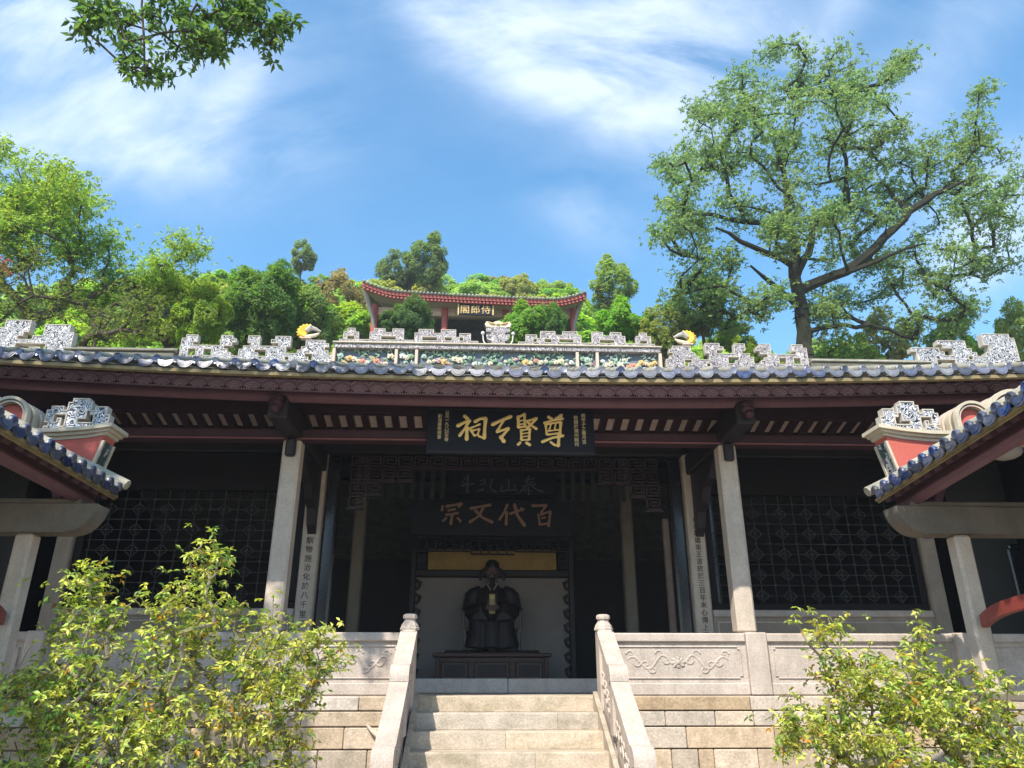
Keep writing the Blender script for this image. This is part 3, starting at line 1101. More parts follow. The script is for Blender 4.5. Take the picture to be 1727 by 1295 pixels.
# slatted screen high up behind the inner fretwork
slat = MB().box(-.035, .035, -.02, .02, -.28, .28).mesh('slat', M('dim_slat_paint', (.05, .055, .055), (.035, .04, .04), 6, .7))
for i in range(29):
    x = AX + (i - 14) * .165
    if abs(x - AX) > .9:
        place('slat', slat, hall, (x, 11.9, 4.62))

# ------------------------------------------------------------------ ridge ornaments of the hall


def bitmap_piece(name, rows, x0, z0, cw, ch, y0, y1, parent, m=MOS_W, rim=RIM, mirror=False, t=.008, zfn=None, shear=0.0):
    """pierced fretwork: each # is a solid cell; every outline edge carries a thin proud rim"""
    R = [r[::-1] if mirror else r for r in rows]
    nr = len(R)
    nc = max(len(r) for r in R)
    R = [r.rjust(nc, '.') if mirror else r.ljust(nc, '.') for r in R]
    full = lambda r, c: 0 <= r < nr and 0 <= c < nc and R[r][c] == '#'
    mb, rb = MB(), MB()
    X = lambda c: x0 + c * cw
    Z = lambda r: z0 + (nr - r) * ch
    for r in range(nr):
        for c in range(nc):
            if not full(r, c):
                continue
            xa, xb, za, zb = X(c), X(c + 1), Z(r + 1), Z(r)
            mb.add([(xa, y0, za), (xb, y0, za), (xb, y0, zb), (xa, y0, zb)], [(0, 1, 2, 3)])
            mb.add([(xa, y1, za), (xb, y1, za), (xb, y1, zb), (xa, y1, zb)], [(3, 2, 1, 0)])
            for dr, dc, p, q in ((-1, 0, (xa, zb), (xb, zb)), (1, 0, (xa, za), (xb, za)), (0, -1, (xa, za), (xa, zb)), (0, 1, (xb, za), (xb, zb))):
                if not full(r + dr, c + dc):
                    mb.add([(p[0], y0, p[1]), (q[0], y0, q[1]), (q[0], y1, q[1]), (p[0], y1, p[1])], [(0, 1, 2, 3)])
                    # the rim sits on the inside of the outline and a little proud of it
                    e = .003
                    if dr:
                        zz = (p[1] - t, p[1] + e) if dr < 0 else (p[1] - e, p[1] + t)
                        rb.box(xa - (e if not full(r, c - 1) else 0), xb + (e if not full(r, c + 1) else 0), y0 - .008, y1 + .006, *zz)
                    else:
                        xx = (p[0] - e, p[0] + t) if dc < 0 else (p[0] - t, p[0] + e)
                        rb.box(*xx, y0 - .007, y1 + .005, za + (t + .001 if not full(r + 1, c) else 0), zb - (t + .001 if not full(r - 1, c) else 0))
    if shear:
        xm = x0 + nc * cw / 2
        mb.v = [(x, y, z + shear * (x - xm)) for x, y, z in mb.v]
        rb.v = [(x, y, z + shear * (x - xm)) for x, y, z in rb.v]
    o = mb.build(name, m, parent)
    rb.build('rim', rim, o, kind='stuff')
    return o


RG = thing('ridge_crest', 'long ornate roof ridge crest with pierced mosaic fretwork and floral panels', 'roof crest', (-.15, 11.5, 6.5))
RX = -.14
YR0, YR1 = 11.45, 11.55
# plain low ridge roll
for xa, xb in ((-7.3, -5.5), (5.2, 7.3)):
    s = 1 if xa > 0 else -1
    MB().box(xa, xb, 11.36, 11.66, 6.50, 6.66, .02).build('ridge_base', ROOFT, RG)
    MB().box(xa, xb, 11.33, 11.69, 6.661, 6.70, .012).build('ridge_moulding', CAPTOP, RG)
    MB().tube([(xa, 11.5, 6.73), (xb, 11.5, 6.73)], .055, 8).build('ridge_roll', ROOFT, RG)
MB().box(-5.5, 5.2, 11.40, 11.62, 6.40, 6.52).build('ridge_base', ROOFT, RG)
# stepped fretwork on both sides of the floral panel
WING = [
    '...............##......',
    '.....###.......##..###.',
    '###..###.......##.#####',
    '###...##....##..######.',
    '.###.#####..##.#######.',
    '######.###.###########.',
    '##.###.##############..',
    '######################.',
]
WING = [
    '.......................................',
    '..###......###....###....####...........',
    '.####......####...###...#####....#####..',
    '.###.......###.....##.....###....######.',
    '.###########.....###########....######..',
    '.##..##..####...####...#####...########.',
    '.##..##..#####..#####..##########..#####',
    '.###########################.#####.#####',
    '.#######################################',
]
WING = [r.ljust(41, '.')[:41] for r in WING]
bitmap_piece('fretwork', WING, -5.52, 6.515, .0645, .0625, YR0, YR1, RG)
bitmap_piece('fretwork', WING, 2.66, 6.515, .0632, .0625, YR0, YR1, RG, mirror=True, m=MOS_C)
# floral panel with frames
PX0, PX1 = -2.90, 2.62
MB().box(PX0, PX1, 11.50, 11.58, 6.40, 6.88).build('panel_ground', M('blue_grey_plaster', (.17, .20, .24), (.10, .13, .16), 5, .8), RG)
MB().box(PX0 - .01, PX1 + .01, 11.40, 11.62, 6.80, 6.885, .01).build('panel_lintel', MOS_C, RG)
fw = MB()
for xp in (PX0, -1.86, -1.52, 1.20, 1.54, PX1):
    fw.box(xp - .026, xp + .026, 11.412, 11.60, 6.40, 6.799, .006)
fw.build('panel_frame', CREAM2, RG)
MB().box(PX0 - .03, PX1 + .03, 11.37, 11.64, 6.886, 6.915, .008).build('panel_cornice', CREAM, RG)
FL = [M('petal_coral', (.55, .24, .17)), M('petal_pink', (.56, .33, .34)), M('petal_amber', (.58, .40, .17)), M('petal_cream', (.66, .56, .40)), M('leaf_celadon', (.24, .36, .24)), M('leaf_pale', (.36, .46, .38)), M('petal_white', (.66, .64, .6))]
rf = random.Random(11)


def blossom(x, z, r, m, y=11.47):
    mb = MB()
    for k in range(7):
        a = k * 2 * PI / 7 + rf.random()
        mb.ball((x + r * .62 * math.cos(a), y, z + r * .55 * math.sin(a)), (r * .5, r * .35, r * .4), 6, 4)
    mb.ball((x, y - r * .25, z), r * .45, 6, 4)
    mb.build('blossom', m, RG, smooth=True)


for (xa, xb, n_) in ((-2.84, -1.92, 12), (-1.80, -1.58, 3), (-1.44, 1.14, 30), (1.26, 1.48, 3), (1.60, 2.56, 13)):
    for i in range(n_):
        x = xa + (xb - xa) * (i + .5) / n_
        m = FL[rf.choice([0, 1, 2, 3, 3, 6, 4, 5])]
        blossom(x, rf.uniform(6.55, 6.70), rf.uniform(.03, .065), m)
    lv = MB()
    for i in range(n_ * 4):
        x = rf.uniform(xa, xb); z = rf.uniform(6.50, 6.78); a = rf.uniform(0, PI)
        lv.tube([(x, 11.48, z), (x + .05 * math.cos(a), 11.465, z + .05 * math.sin(a)), (x + .085 * math.cos(a + .3), 11.48, z + .085 * math.sin(a + .3))], [.006, .02, .004], 5, flat=(1, .5))
    lv.build('leaf_relief', FL[4 + (n_ % 2)], RG, smooth=True, kind='stuff')
# fretwork row on top of the panel
TOPW = [
    '.....................####....',
    '..###.......##..##...####..##',
    '.####.####.####.####.##.#.###',
    '.#..#.#..#.##.#.#..#.####.#.#',
    '#############################',
]
TOPL = [
    '..##.....###..###....####..####......',
    '.####...#########...###########.###..',
    '.#..#...###....##...##....##..##.##..',
    '#####################################',
]
bitmap_piece('crest_fretwork', TOPL, -2.84, 6.916, .0635, .070, 11.46, 11.54, RG, m=MOS_C)
bitmap_piece('crest_fretwork', TOPL, .20, 6.916, .0635, .070, 11.46, 11.54, RG, m=MOS_C, mirror=True)
# central ornament: a vase-like beast mask between two pearls
ce = thing('crest_ornament', 'cream scrolled mosaic ornament between two pearls at the middle of the roof crest', 'ornament', (-.15, 11.5, 6.92))
half_ = [(.10, 0), (.13, .03), (.10, .07), (.17, .10), (.20, .14), (.20, .19), (.16, .21), (.12, .20), (.13, .24), (.20, .25), (.21, .30), (.15, .33), (.15, .345)]
out_ = [(-.15 + a, 6.916 + b) for a, b in half_] + [(-.15 - a, 6.916 + b) for a, b in reversed(half_)]
MB().prism(out_, 11.44, 11.56).build('scroll_body', MOS_C, ce)
crown_ = [(-.20, .35), (-.23, .40), (-.20, .45), (-.15, .445), (-.10, .42), (-.05, .45), (0, .465), (.05, .45), (.10, .42), (.15, .445), (.20, .45), (.23, .40), (.20, .35)]
MB().prism([(-.15 + a, 6.916 + b) for a, b in crown_], 11.45, 11.55).build('crown_scroll', FL[3], ce)
m_ = MB()
for s in (-1, 1):
    m_.tube([(-.15 + s * .05, 11.44, 7.315), (-.15 + s * .12, 11.435, 7.325), (-.15 + s * .17, 11.44, 7.355)], [.012, .016, .008], 6)
m_.ball((-.15, 11.44, 7.31), (.04, .02, .02), 8, 5)
m_.build('crown_relief', FL[2], ce, smooth=True)
m_ = MB()
for s in (-1, 1):
    m_.ball((-.15 + s * .26, 11.5, 7.16), .035, 8, 5)
    m_.tube([(-.15 + s * .26, 11.5, 7.13), (-.15 + s * .25, 11.5, 7.02), (-.15 + s * .2, 11.5, 6.93)], [.01, .012, .015], 5)
m_.build('pearl', FL[6], ce, smooth=True)
# end pieces of the ridge
ENDP = [
    '...####........',
    '..######..####.',
    '..#####..######',
    '.######...####.',
    '#..####...#####',
    '#####.##########',
    '.#############.',
    '.####.....#####',
    '.####..##..####',
    '.###..####.####',
    '.###.###########',
]
ENDP = [
    '..#####.........',
    '..#####...#####.',
    '.######...#####.',
    '######....######',
    '#####...########',
    '################',
    '#####......#####',
    '####....##.#####',
    '####...###.#####',
    '################',
]
bitmap_piece('end_fretwork', ENDP, -8.52, 6.50, .082, .070, 11.38, 11.50, RG)
ENDR = [
    '................######..',
    '................#######.',
    '......######....#######.',
    '.......#####.....######.',
    '######...####....######.',
    '.######..#####..#######.',
    '.###########.##########.',
    '.####....#############..',
    '.####.##..####.#######..',
    '.###########.##########.',
    '.######################.',
]
bitmap_piece('end_fretwork', ENDR, 7.00, 6.46, .082, .072, 11.38, 11.50, RG)


def dragon(lab, xc, s):
    """small dragon-fish finial; s=+1 has the head towards +x"""
    t = thing('dragon_finial', lab, 'finial', (xc, 11.5, 7.02), 'yellow dragon finials on the roof crest')
    # fan tail of overlapping yellow plumes
    ft = MB()
    for k in range(9):
        a = math.radians(70 + k * 22)
        p0 = (xc - s * .0, 11.5, 7.13)
        p1 = (xc + s * .11 * math.cos(a), 11.49 - .004 * k, 7.13 + .11 * math.sin(a))
        p2 = (xc + s * .17 * math.cos(a + .06), 11.5, 7.13 + .15 * math.sin(a + .06))
        ft.tube([p0, p1, p2], [.02, .038, .012], 7, flat=(1, .6))
    ft.build('tail_fan', M('dragon_yellow', (.80, .52, .06), (.72, .40, .04), 20, .5), t, smooth=True)
    b = MB()
    b.tube([(xc - s * .06, 11.49, 7.03), (xc + s * .06, 11.48, 7.035), (xc + s * .16, 11.48, 7.06), (xc + s * .22, 11.48, 7.10)], [.03, .036, .032, .014], 8)
    b.build('lower_jaw', FL[3], t, smooth=True)
    h = MB()
    h.tube([(xc + s * .0, 11.47, 7.13), (xc + s * .07, 11.46, 7.19), (xc + s * .15, 11.47, 7.17), (xc + s * .24, 11.48, 7.13)], [.04, .05, .034, .014], 8)
    h.ball((xc + s * .08, 11.42, 7.20), .02, 7, 5)
    for k in range(3):
        h.tube([(xc + s * (.02 + .04 * k), 11.48, 7.20), (xc + s * (.0 + .05 * k), 11.48, 7.27 - .02 * k)], [.014, .003], 5)
    h.build('head', M('dragon_grey', (.50, .44, .40), (.36, .34, .33), 30, .5), t, smooth=True)
    MB().box(xc - .09, xc + .09, 11.45, 11.55, 6.99, 7.02, .004).build('base', CREAM2, t)
    return t


dragon('yellow dragon finial on the crest in front of the round green tree', -3.41, 1)
dragon('yellow dragon finial on the crest beneath the big spreading tree', 3.13, -1)

# ------------------------------------------------------------------ hanging signboards and their writing


def brush(parent, strokes, fx, fz, y, material, wscale, depth=.35):
    """brush-written character: each stroke is a raised, rounded, tapered bar on the board"""
    mb = MB()
    for st in strokes:
        pts2, w = st[:-1], st[-1]
        # resample and round the ends
        P = [Vector((fx(a), y, fz(b))) for a, b in pts2]
        out, rad = [], []
        n = 0
        for a, b in zip(P, P[1:]):
            m = max(2, int((b - a).length / (w * wscale * .5)) + 1)
            for i in range(m):
                out.append(a.lerp(b, i / m))
        out.append(P[-1])
        r = w * wscale / 2
        d0 = (out[0] - out[1]).normalized(); d1 = (out[-1] - out[-2]).normalized()
        L_ = len(out)
        pts = [out[0] + d0 * r * .8] + out + [out[-1] + d1 * r * .8]
        rad = [r * .45] + [r * (.92 + .12 * math.cos(PI * 2 * i / max(1, L_ - 1))) for i in range(L_)] + [r * .4]
        mb.tube(pts, rad, 10, flat=(1, depth))
    return mb.build('character', material, parent, smooth=True)


def typed(parent, text, xc, ztop, size, y, material, pitch, squash=1.0, depth=.004):
    """a column of small carved or painted characters, top to bottom"""
    for i, ch in enumerate(text):
        c = bpy.data.curves.new('character', 'FONT')
        c.body = ch; c.size = size; c.extrude = depth; c.align_x = 'CENTER'
        c.resolution_u = 2
        tmp = bpy.data.objects.new('character', c)
        COL.objects.link(tmp)
        dg = bpy.context.evaluated_depsgraph_get()
        me = bpy.data.meshes.new_from_object(tmp.evaluated_get(dg))
        bpy.data.objects.remove(tmp)
        me.materials.clear(); me.materials.append(material)
        x = xc(i) if callable(xc) else xc
        place('character', me, parent, (x, y, ztop - pitch * (i + 1)), rot=(PI / 2, 0, 0), scale=(squash, 1, 1))


sign = thing('signboard', 'large black horizontal signboard with four big gold characters over the porch', 'sign', (-.045, 8.30, 4.05))
TL = .075          # the board leans forward a little
BX0, BX1, BZ0, BZ1 = -1.035, .945, 4.055, 4.625
MB().box(BX0, BX1, 8.30, 8.36, BZ0, BZ1, .012).build('board', INK, sign)
fr = MB()
fr.box(BX0 + .012, BX1 - .012, 8.292, 8.2995, BZ1 - .03, BZ1 - .015); fr.box(BX0 + .012, BX1 - .012, 8.292, 8.2995, BZ0 + .015, BZ0 + .03)
fr.build('board_edge', DARK, sign)
sx_ = lambda a: BX0 + .01 + (765 + a / 9.09 - 722) / 278 * (BX1 - BX0 - .02)
sz_ = lambda b: BZ1 - .005 - (690 + b / 9.09 - 690.5) / 74.5 * (BZ1 - BZ0)
SCI, XIAN, ZHI, ZUN = (
    [[(165, 125), (215, 165), 58], [(65, 270), (170, 215), (245, 195), 58], [(235, 200), (165, 320), (95, 415), 48], [(205, 290), (205, 465), 62], [(245, 305), (290, 350), 40],
     [(325, 205), (400, 160), (490, 152), 54], [(488, 155), (476, 300), (470, 445), 58], [(470, 450), (385, 415), 38], [(265, 300), (400, 242), 34], [(262, 332), (322, 412), 38], [(300, 335), (395, 312), 30], [(395, 312), (372, 388), 32], [(322, 412), (375, 390), 30]],
    [[(985, 125), (990, 280), 54], [(985, 132), (1085, 82), 46], [(1082, 92), (1090, 265), 44], [(995, 190), (1085, 170), 28], [(995, 238), (1085, 226), 28], [(990, 284), (1090, 264), 38],
     [(1115, 190), (1268, 142), 44], [(1262, 148), (1180, 240), (1118, 288), 46], [(1135, 205), (1200, 260), (1265, 300), 46],
     [(1028, 322), (1032, 462), 42], [(1032, 326), (1168, 302), 36], [(1163, 306), (1150, 458), 44], [(1042, 375), (1146, 360), 22], [(1042, 420), (1146, 408), 22], [(1034, 468), (1152, 460), 32], [(982, 532), (1012, 506), 48], [(1112, 508), (1160, 536), 52]],
    [[(592, 245), (720, 182), (872, 122), 58], [(765, 172), (665, 345), 44], [(662, 350), (750, 325), (838, 297), 48], [(838, 302), (732, 428), 48], [(722, 428), (768, 490), 66]],
    [[(1452, 122), (1500, 152), 54], [(1650, 92), (1562, 152), 56], [(1385, 212), (1520, 170), (1670, 142), 42], [(1405, 235), (1420, 378), 42], [(1412, 230), (1640, 192), 38], [(1640, 194), (1618, 388), 50],
     [(1490, 222), (1462, 308), 28], [(1562, 212), (1542, 298), 28], [(1442, 330), (1602, 310), 26], [(1432, 384), (1612, 360), 34], [(1348, 490), (1500, 430), (1668, 396), 46], [(1608, 382), (1592, 545), 54], [(1590, 550), (1532, 532), 36], [(1478, 492), (1530, 530), 42]])
for st in (SCI, ZHI, XIAN, ZUN):
    brush(sign, st, sx_, sz_, 8.296, GOLD, 1 / 9.09 * .00705 * 1.0, .45)
OLDG = M('old_gilt', (.78, .66, .42), (.66, .54, .3), 30, .6)
typed(sign, '公元一九八四年春', BX0 + .235, BZ1 - .035, .052, 8.298, OLDG, .0475, 1.0, .003)
typed(sign, '劉海粟敬題書', BX0 + .150, BZ1 - .075, .052, 8.298, OLDG, .052, 1.0, .003)
typed(sign, '歲甲子之春月吉', BX1 - .125, BZ1 - .045, .056, 8.298, OLDG, .055, 1.0, .003)
typed(sign, '敬題於潮州韓祠', BX1 - .215, BZ1 - .075, .056, 8.298, OLDG, .055, 1.0, .003)
# plaque carved with four gold-brown characters, inside
pl = thing('inner_plaque', 'dark inner plaque with four faded copper characters above the statue', 'sign', (-.1, 13.0, 4.0))
MB().box(-1.62, 1.20, 13.0, 13.06, 3.96, 4.60, .012).build('board', DIM, pl)
gx = lambda a: -1.12 + (735 + a / 8.224 - 743) / 190 * 2.0
gz = lambda b: 4.51 - (795 + b / 8.224 - 850) / 40 * .40
for st in ([[(97, 480), (90, 540), 38], [(150, 480), (360, 440), 42], [(355, 450), (320, 490), 34], [(180, 540), (270, 520), 34], [(150, 605), (310, 580), 38], [(232, 600), (216, 735), 44], [(112, 692), (150, 652), 38], [(312, 652), (350, 698), 40]],
           [[(485, 510), (620, 480), (755, 455), 40], [(660, 490), (600, 620), (475, 708), 38], [(550, 540), (650, 640), (785, 708), 44]],
           [[(990, 450), (950, 560), (885, 668), 40], [(982, 560), (976, 738), 44], [(1032, 580), (1218, 512), 38], [(1092, 450), (1130, 600), (1228, 748), 50], [(1182, 500), (1214, 530), 34]],
           [[(1342, 460), (1535, 455), 44], [(1528, 466), (1462, 560), 34], [(1422, 590), (1440, 736), 34], [(1460, 590), (1590, 542), 34], [(1588, 548), (1562, 755), 44], [(1470, 642), (1520, 632), 30], [(1450, 736), (1540, 722), 34]]):
    brush(pl, st, gx, gz, 12.996, COPPER, 1 / 8.224 * .0105, .3)
pl = thing('inner_plaque', 'dark inner plaque with four pale slate characters just under the fretwork', 'sign', (-.1, 12.9, 4.65))
MB().box(-1.0, .95, 12.96, 13.02, 4.68, 5.2, .012).build('board', DIM, pl)
for st in ([[(382, 60), (400, 90), 26], [(372, 120), (395, 150), 26], [(350, 178), (528, 146), 30], [(435, 32), (435, 278), 36]],
           [[(662, 82), (678, 140), 26], [(612, 100), (680, 82), 24], [(612, 162), (682, 140), 26], [(582, 252), (660, 230), 26], [(778, 72), (750, 190), (790, 250), (838, 262), 28]],
           [[(924, 172), (892, 252), 28], [(892, 256), (1108, 230), 26], [(1010, 82), (1010, 230), 30], [(1082, 160), (1120, 250), 28]],
           [[(1242, 92), (1368, 60), 26], [(1250, 132), (1358, 110), 22], [(1202, 182), (1388, 150), 24], [(1290, 32), (1242, 200), (1172, 260), 26], [(1300, 142), (1400, 230), (1488, 260), 28], [(1286, 200), (1286, 308), 26], [(1236, 250), (1262, 232), 22], [(1330, 262), (1306, 242), 22]]):
    brush(pl, st, gx, gz, 12.956, SLATE, 1 / 8.224 * .0105, .3)
# couplet carved on the two inner pillars
CH = M('couplet_ink', (.03, .026, .025), (.05, .045, .04), 20, .8)
cl = [o for o in hall.children if o.name.startswith('pillar')]
lp = min(cl, key=lambda o: (abs(WLOC[o.name].x + 2.655) + abs(WLOC[o.name].y - 10.11)))
rp = min(cl, key=lambda o: (abs(WLOC[o.name].x - 2.555) + abs(WLOC[o.name].y - 10.11)))
typed(lp, '愛人馴物施治化於八千里外', -2.655, 3.66, .098, 9.998, CH, .118, 1.0, .003)
typed(rp, '與唐韓繼東王道統於三百年來心傳上應鄒嶧', 2.555, 3.72, .088, 9.998, CH, .094, 1.0, .003)

# ------------------------------------------------------------------ shrine interior: screen, altar, statue
scr = thing('altar_screen', 'carved altar screen with gold frieze and pale panel behind the statue', 'screen', (-.18, 14.6, 1.5))
MB().box(-1.70, 1.36, 14.72, 14.80, 1.52, 3.46).build('pale_panel', WHITEW, scr)
MB().box(-1.72, 1.38, 14.60, 14.76, 3.462, 3.60, .02).build('rail', DARK, scr)
MB().box(-1.42, 1.08, 14.70, 14.74, 3.602, 4.0).build('gold_frieze', M('dull_gold_silk', (.55, .36, .09), (.40, .26, .07), 4, .5, .1, 20), scr)
for xp in (-1.75, 1.30):
    MB().box(xp, xp + .12, 14.58, 14.70, 1.52, 4.2, .02).build('post', DARK, scr)
fr = MB()
for i in range(17):
    x0_ = -1.62 + i * .172
    d = abs(i - 8)
    zb = 3.90 if d < 3 else 3.955
    key(fr, x0_ + .01, x0_ + .15, zb, 4.16, 14.64 + .002 * (i % 2), .026)
for s, xe in ((1, -1.62), (-1, 1.28)):
    for j in range(2):
        key(fr, min(xe, xe + s * .15), max(xe, xe + s * .15), 3.64 + j * .14, 3.75 + j * .14, 14.645 + .003 * j, .022)
fr.box(-1.63, 1.29, 14.6, 14.69, 4.18, 4.23)
fr.build('frieze_fretwork', M('frieze_timber', (.05, .05, .055), (.035, .035, .04), 8, .5), scr)
for s, xe in ((1, -1.63), (-1, 1.30)):                # scroll brackets down the posts
    m_ = MB()
    for j in range(7):
        z = 3.40 - j * .26
        m_.tube([(xe, 14.62, z), (xe + s * .09, 14.62, z - .05), (xe + s * .06, 14.62, z - .13), (xe + s * .01, 14.62, z - .18)], [.03, .035, .03, .02], 6)
    m_.build('scroll_bracket', DARK, scr, smooth=True)
tb = thing('altar_table', 'low brown altar table with three framed panels before the statue', 'table', (-.19, 13.0, 1.52))
WOOD = M('altar_brown_wood', (.13, .06, .045), (.09, .045, .035), 7, .5, .1, 60)
MB().box(-1.16, .80, 12.92, 13.5, 1.97, 2.035, .015).build('table_top', WOOD, tb)
MB().box(-1.06, .70, 13.0, 13.45, 1.56, 1.968, .01).build('body', WOOD, tb)
for a, b in ((-1.02, -.56), (-.48, .12), (.20, .66)):
    MB().box(a, b, 12.985, 13.01, 1.62, 1.90, .012).build('door_panel', M('altar_dark_wood', (.06, .035, .03), (.045, .025, .022), 7, .5), tb)
    ln = MB()
    for (p, q, r, t) in ((a + .04, b - .04, 1.86, 1.868), (a + .04, b - .04, 1.65, 1.658), (a + .04, a + .048, 1.6585, 1.8595), (b - .048, b - .04, 1.6585, 1.8595)):
        ln.box(p, q, 12.978, 12.99, r, t)
    ln.build('inlay_line', M('inlay_tan', (.3, .19, .11)), tb)
for xl in (-1.10, .68):
    MB().box(xl, xl + .06, 12.95, 13.02, 1.52, 1.968, .01).build('leg', WOOD, tb)
# pedestal
pd_ = MB().box(-1.0, .66, 13.62, 14.6, 1.521, 2.10, .03).build('pedestal', DIM)
tag(pd_, 'dark pedestal under the seated statue', 'pedestal')


def fused(name, mb, material, voxel, parent=None, smooth_it=6):
    """one continuous skin over overlapping volumes (voxel remesh, then smoothed)"""
    me = mb.mesh(name, material)
    tmp = bpy.data.objects.new(name, me); COL.objects.link(tmp)
    r = tmp.modifiers.new('r', 'REMESH'); r.mode = 'VOXEL'; r.voxel_size = voxel
    s = tmp.modifiers.new('s', 'SMOOTH'); s.factor = .5; s.iterations = smooth_it
    dg = bpy.context.evaluated_depsgraph_get()
    out = bpy.data.meshes.new_from_object(tmp.evaluated_get(dg))
    bpy.data.objects.remove(tmp)
    out.materials.clear(); out.materials.append(material)
    out.polygons.foreach_set('use_smooth', [True] * len(out.polygons))
    return place(name, out, parent, (0, 0, 0))


SXC, SYC = -.18, 13.95
stt = thing('seated_statue', 'seated robed statue in black winged hat holding a gilt tablet', 'statue', (SXC, SYC, 2.1))
ROBE = M('statue_dark_robe', (.016, .012, .014), (.03, .018, .02), 5, .5, .1, 60)
SKIN = M('statue_face_paint', (.20, .12, .10), (.16, .10, .085), 6, .5)


def sp_(x, y, z):
    return (SXC + x, SYC + y, 2.10 + z)


b = MB()
b.tube([sp_(0, .05, .35), sp_(0, .06, .62), sp_(0, .05, .88), sp_(0, .04, 1.03), sp_(0, .03, 1.13), sp_(0, .02, 1.22)], [.29, .30, .32, .27, .12, .085], 16)
for s in (-1, 1):
    b.tube([sp_(s * .16, .05, .50), sp_(s * .20, -.22, .50), sp_(s * .22, -.40, .47)], [.19, .19, .16], 12)       # thighs
    b.tube([sp_(s * .22, -.40, .47), sp_(s * .24, -.42, .25), sp_(s * .27, -.42, .02)], [.16, .18, .22], 12)      # shins under the robe
    b.tube([sp_(s * .20, .04, 1.03), sp_(s * .33, .03, .98), sp_(s * .40, .0, .78), sp_(s * .40, -.10, .62)], [.12, .13, .12, .12], 12)   # upper arm
    b.tube([sp_(s * .40, -.10, .62), sp_(s * .26, -.24, .66), sp_(s * .12, -.33, .70)], [.13, .13, .12], 12)      # forearm in a wide sleeve
    b.tube([sp_(s * .18, -.32, .66), sp_(s * .24, -.36, .45), sp_(s * .27, -.38, .30)], [.09, .10, .07], 10, flat=(1, .6))   # hanging sleeve
b.tube([sp_(0, -.40, .45), sp_(0, -.44, .2), sp_(0, -.44, .02)], [.2, .2, .22], 12)
fused('body', b, ROBE, .022, stt)
b = MB()
b.ball(sp_(0, -.01, 1.36), (.115, .125, .155), 16, 12)
b.ball(sp_(0, -.06, 1.28), (.075, .07, .07), 12, 8)                       # jaw
b.tube([sp_(0, -.13, 1.38), sp_(0, -.155, 1.345)], [.018, .028], 8)      # nose
for s in (-1, 1):
    b.ball(sp_(s * .118, .0, 1.35), (.018, .03, .045), 8, 6)              # ear
    b.tube([sp_(s * .02, -.125, 1.405), sp_(s * .075, -.11, 1.41)], [.014, .012], 6)   # brow
    b.ball(sp_(s * .045, -.113, 1.375), (.022, .014, .012), 8, 6)         # eye
b.tube([sp_(-.035, -.13, 1.295), sp_(0, -.137, 1.298), sp_(.035, -.13, 1.295)], [.009, .014, .009], 6)   # lips
fused('head', b, SKIN, .010, stt, 2)
b = MB()
b.tube([sp_(0, -.12, 1.25), sp_(0, -.135, 1.17), sp_(0, -.13, 1.06)], [.05, .045, .012], 10, flat=(1, .6))
for s in (-1, 1):
    b.tube([sp_(s * .02, -.135, 1.315), sp_(s * .06, -.13, 1.29), sp_(s * .075, -.13, 1.20)], [.009, .010, .004], 6)
b.build('beard', M('statue_beard', (.02, .018, .018)), stt, smooth=True)
b = MB()
for s in (-1, 1):
    b.tube([sp_(s * .03, -.05, 1.2), sp_(s * .09, -.1, 1.14), sp_(s * .02, -.2, 1.02)], [.02, .022, .016], 6)
b.build('collar', M('statue_collar', (.34, .31, .29)), stt, smooth=True)
b = MB()
b.lathe([(.128, 0), (.132, .03), (.128, .07), (.12, .10), (.10, .125), (.03, .135)], sp_(0, .0, 1.435), 18)
b.box(*[v for v in (SXC - .085, SXC + .085, SYC + .0, SYC + .11, 3.58, 3.70)], .03)
b.build('hat', M('statue_black_hat', (.010, .010, .012), None, 4, .35), stt, smooth=True)
b = MB()
for s in (-1, 1):
    b.tube([sp_(s * .10, .06, 1.46), sp_(s * .17, .05, 1.40), sp_(s * .22, .03, 1.30), sp_(s * .215, .02, 1.22)], [.02, .035, .04, .02], 8, flat=(1, .4))
b.build('hat_wing', MATS['statue_black_hat'], stt, smooth=True)
# hands closed round the tablet: palm, four bent fingers of different lengths, thumb on the side
for s in (-1, 1):
    b = MB()
    wx, wz = s * .085, .70
    b.tube([sp_(wx + s * .03, -.32, wz), sp_(wx, -.37, wz + .01), sp_(wx - s * .015, -.40, wz + .01)], [.035, .042, .034], 10)
    for k, ln_ in enumerate((.062, .072, .067, .052)):
        z = wz + .045 - .028 * k
        b.tube([sp_(wx - s * .01, -.40, z), sp_(wx - s * .04, -.425, z), sp_(wx - s * (.04 + ln_ * .55), -.42, z - .004), sp_(wx - s * (.035 + ln_ * .8), -.395, z - .006)], [.0125, .0125, .0115, .009], 8)
    b.tube([sp_(wx, -.385, wz + .045), sp_(wx - s * .02, -.40, wz + .085), sp_(wx - s * .045, -.385, wz + .11)], [.015, .014, .010], 8)
    fused('hand', b, SKIN, .006, stt, 2)
hb = thing('gilt_tablet', 'worn gilt tablet held upright by the seated statue', 'tablet', (SXC, SYC - .40, 2.78))
MB().box(SXC - .055, SXC + .055, SYC - .395, SYC - .372, 2.70, 3.04, .012).build('plate', M('worn_gilt', (.50, .38, .14), (.34, .25, .10), 18, .35, .1, 40), hb)
MB().box(SXC - .04, SXC + .04, SYC - .402, SYC - .394, 2.95, 3.02, .004).build('cartouche', M('pale_gilt', (.62, .52, .28)), hb)
chn = thing('armchair', 'black round-backed armchair under the seated statue', 'chair', (SXC, SYC, 2.1))
MB().box(SXC - .46, SXC + .46, SYC - .40, SYC + .32, 2.40, 2.46, .015).build('seat', DARK, chn)
MB().box(SXC - .42, SXC + .42, SYC + .29, SYC + .34, 2.461, 3.10, .02).build('backrest', DARK, chn)
CHM = M('chair_worn_edge', (.11, .085, .08), (.07, .05, .05), 9, .4)
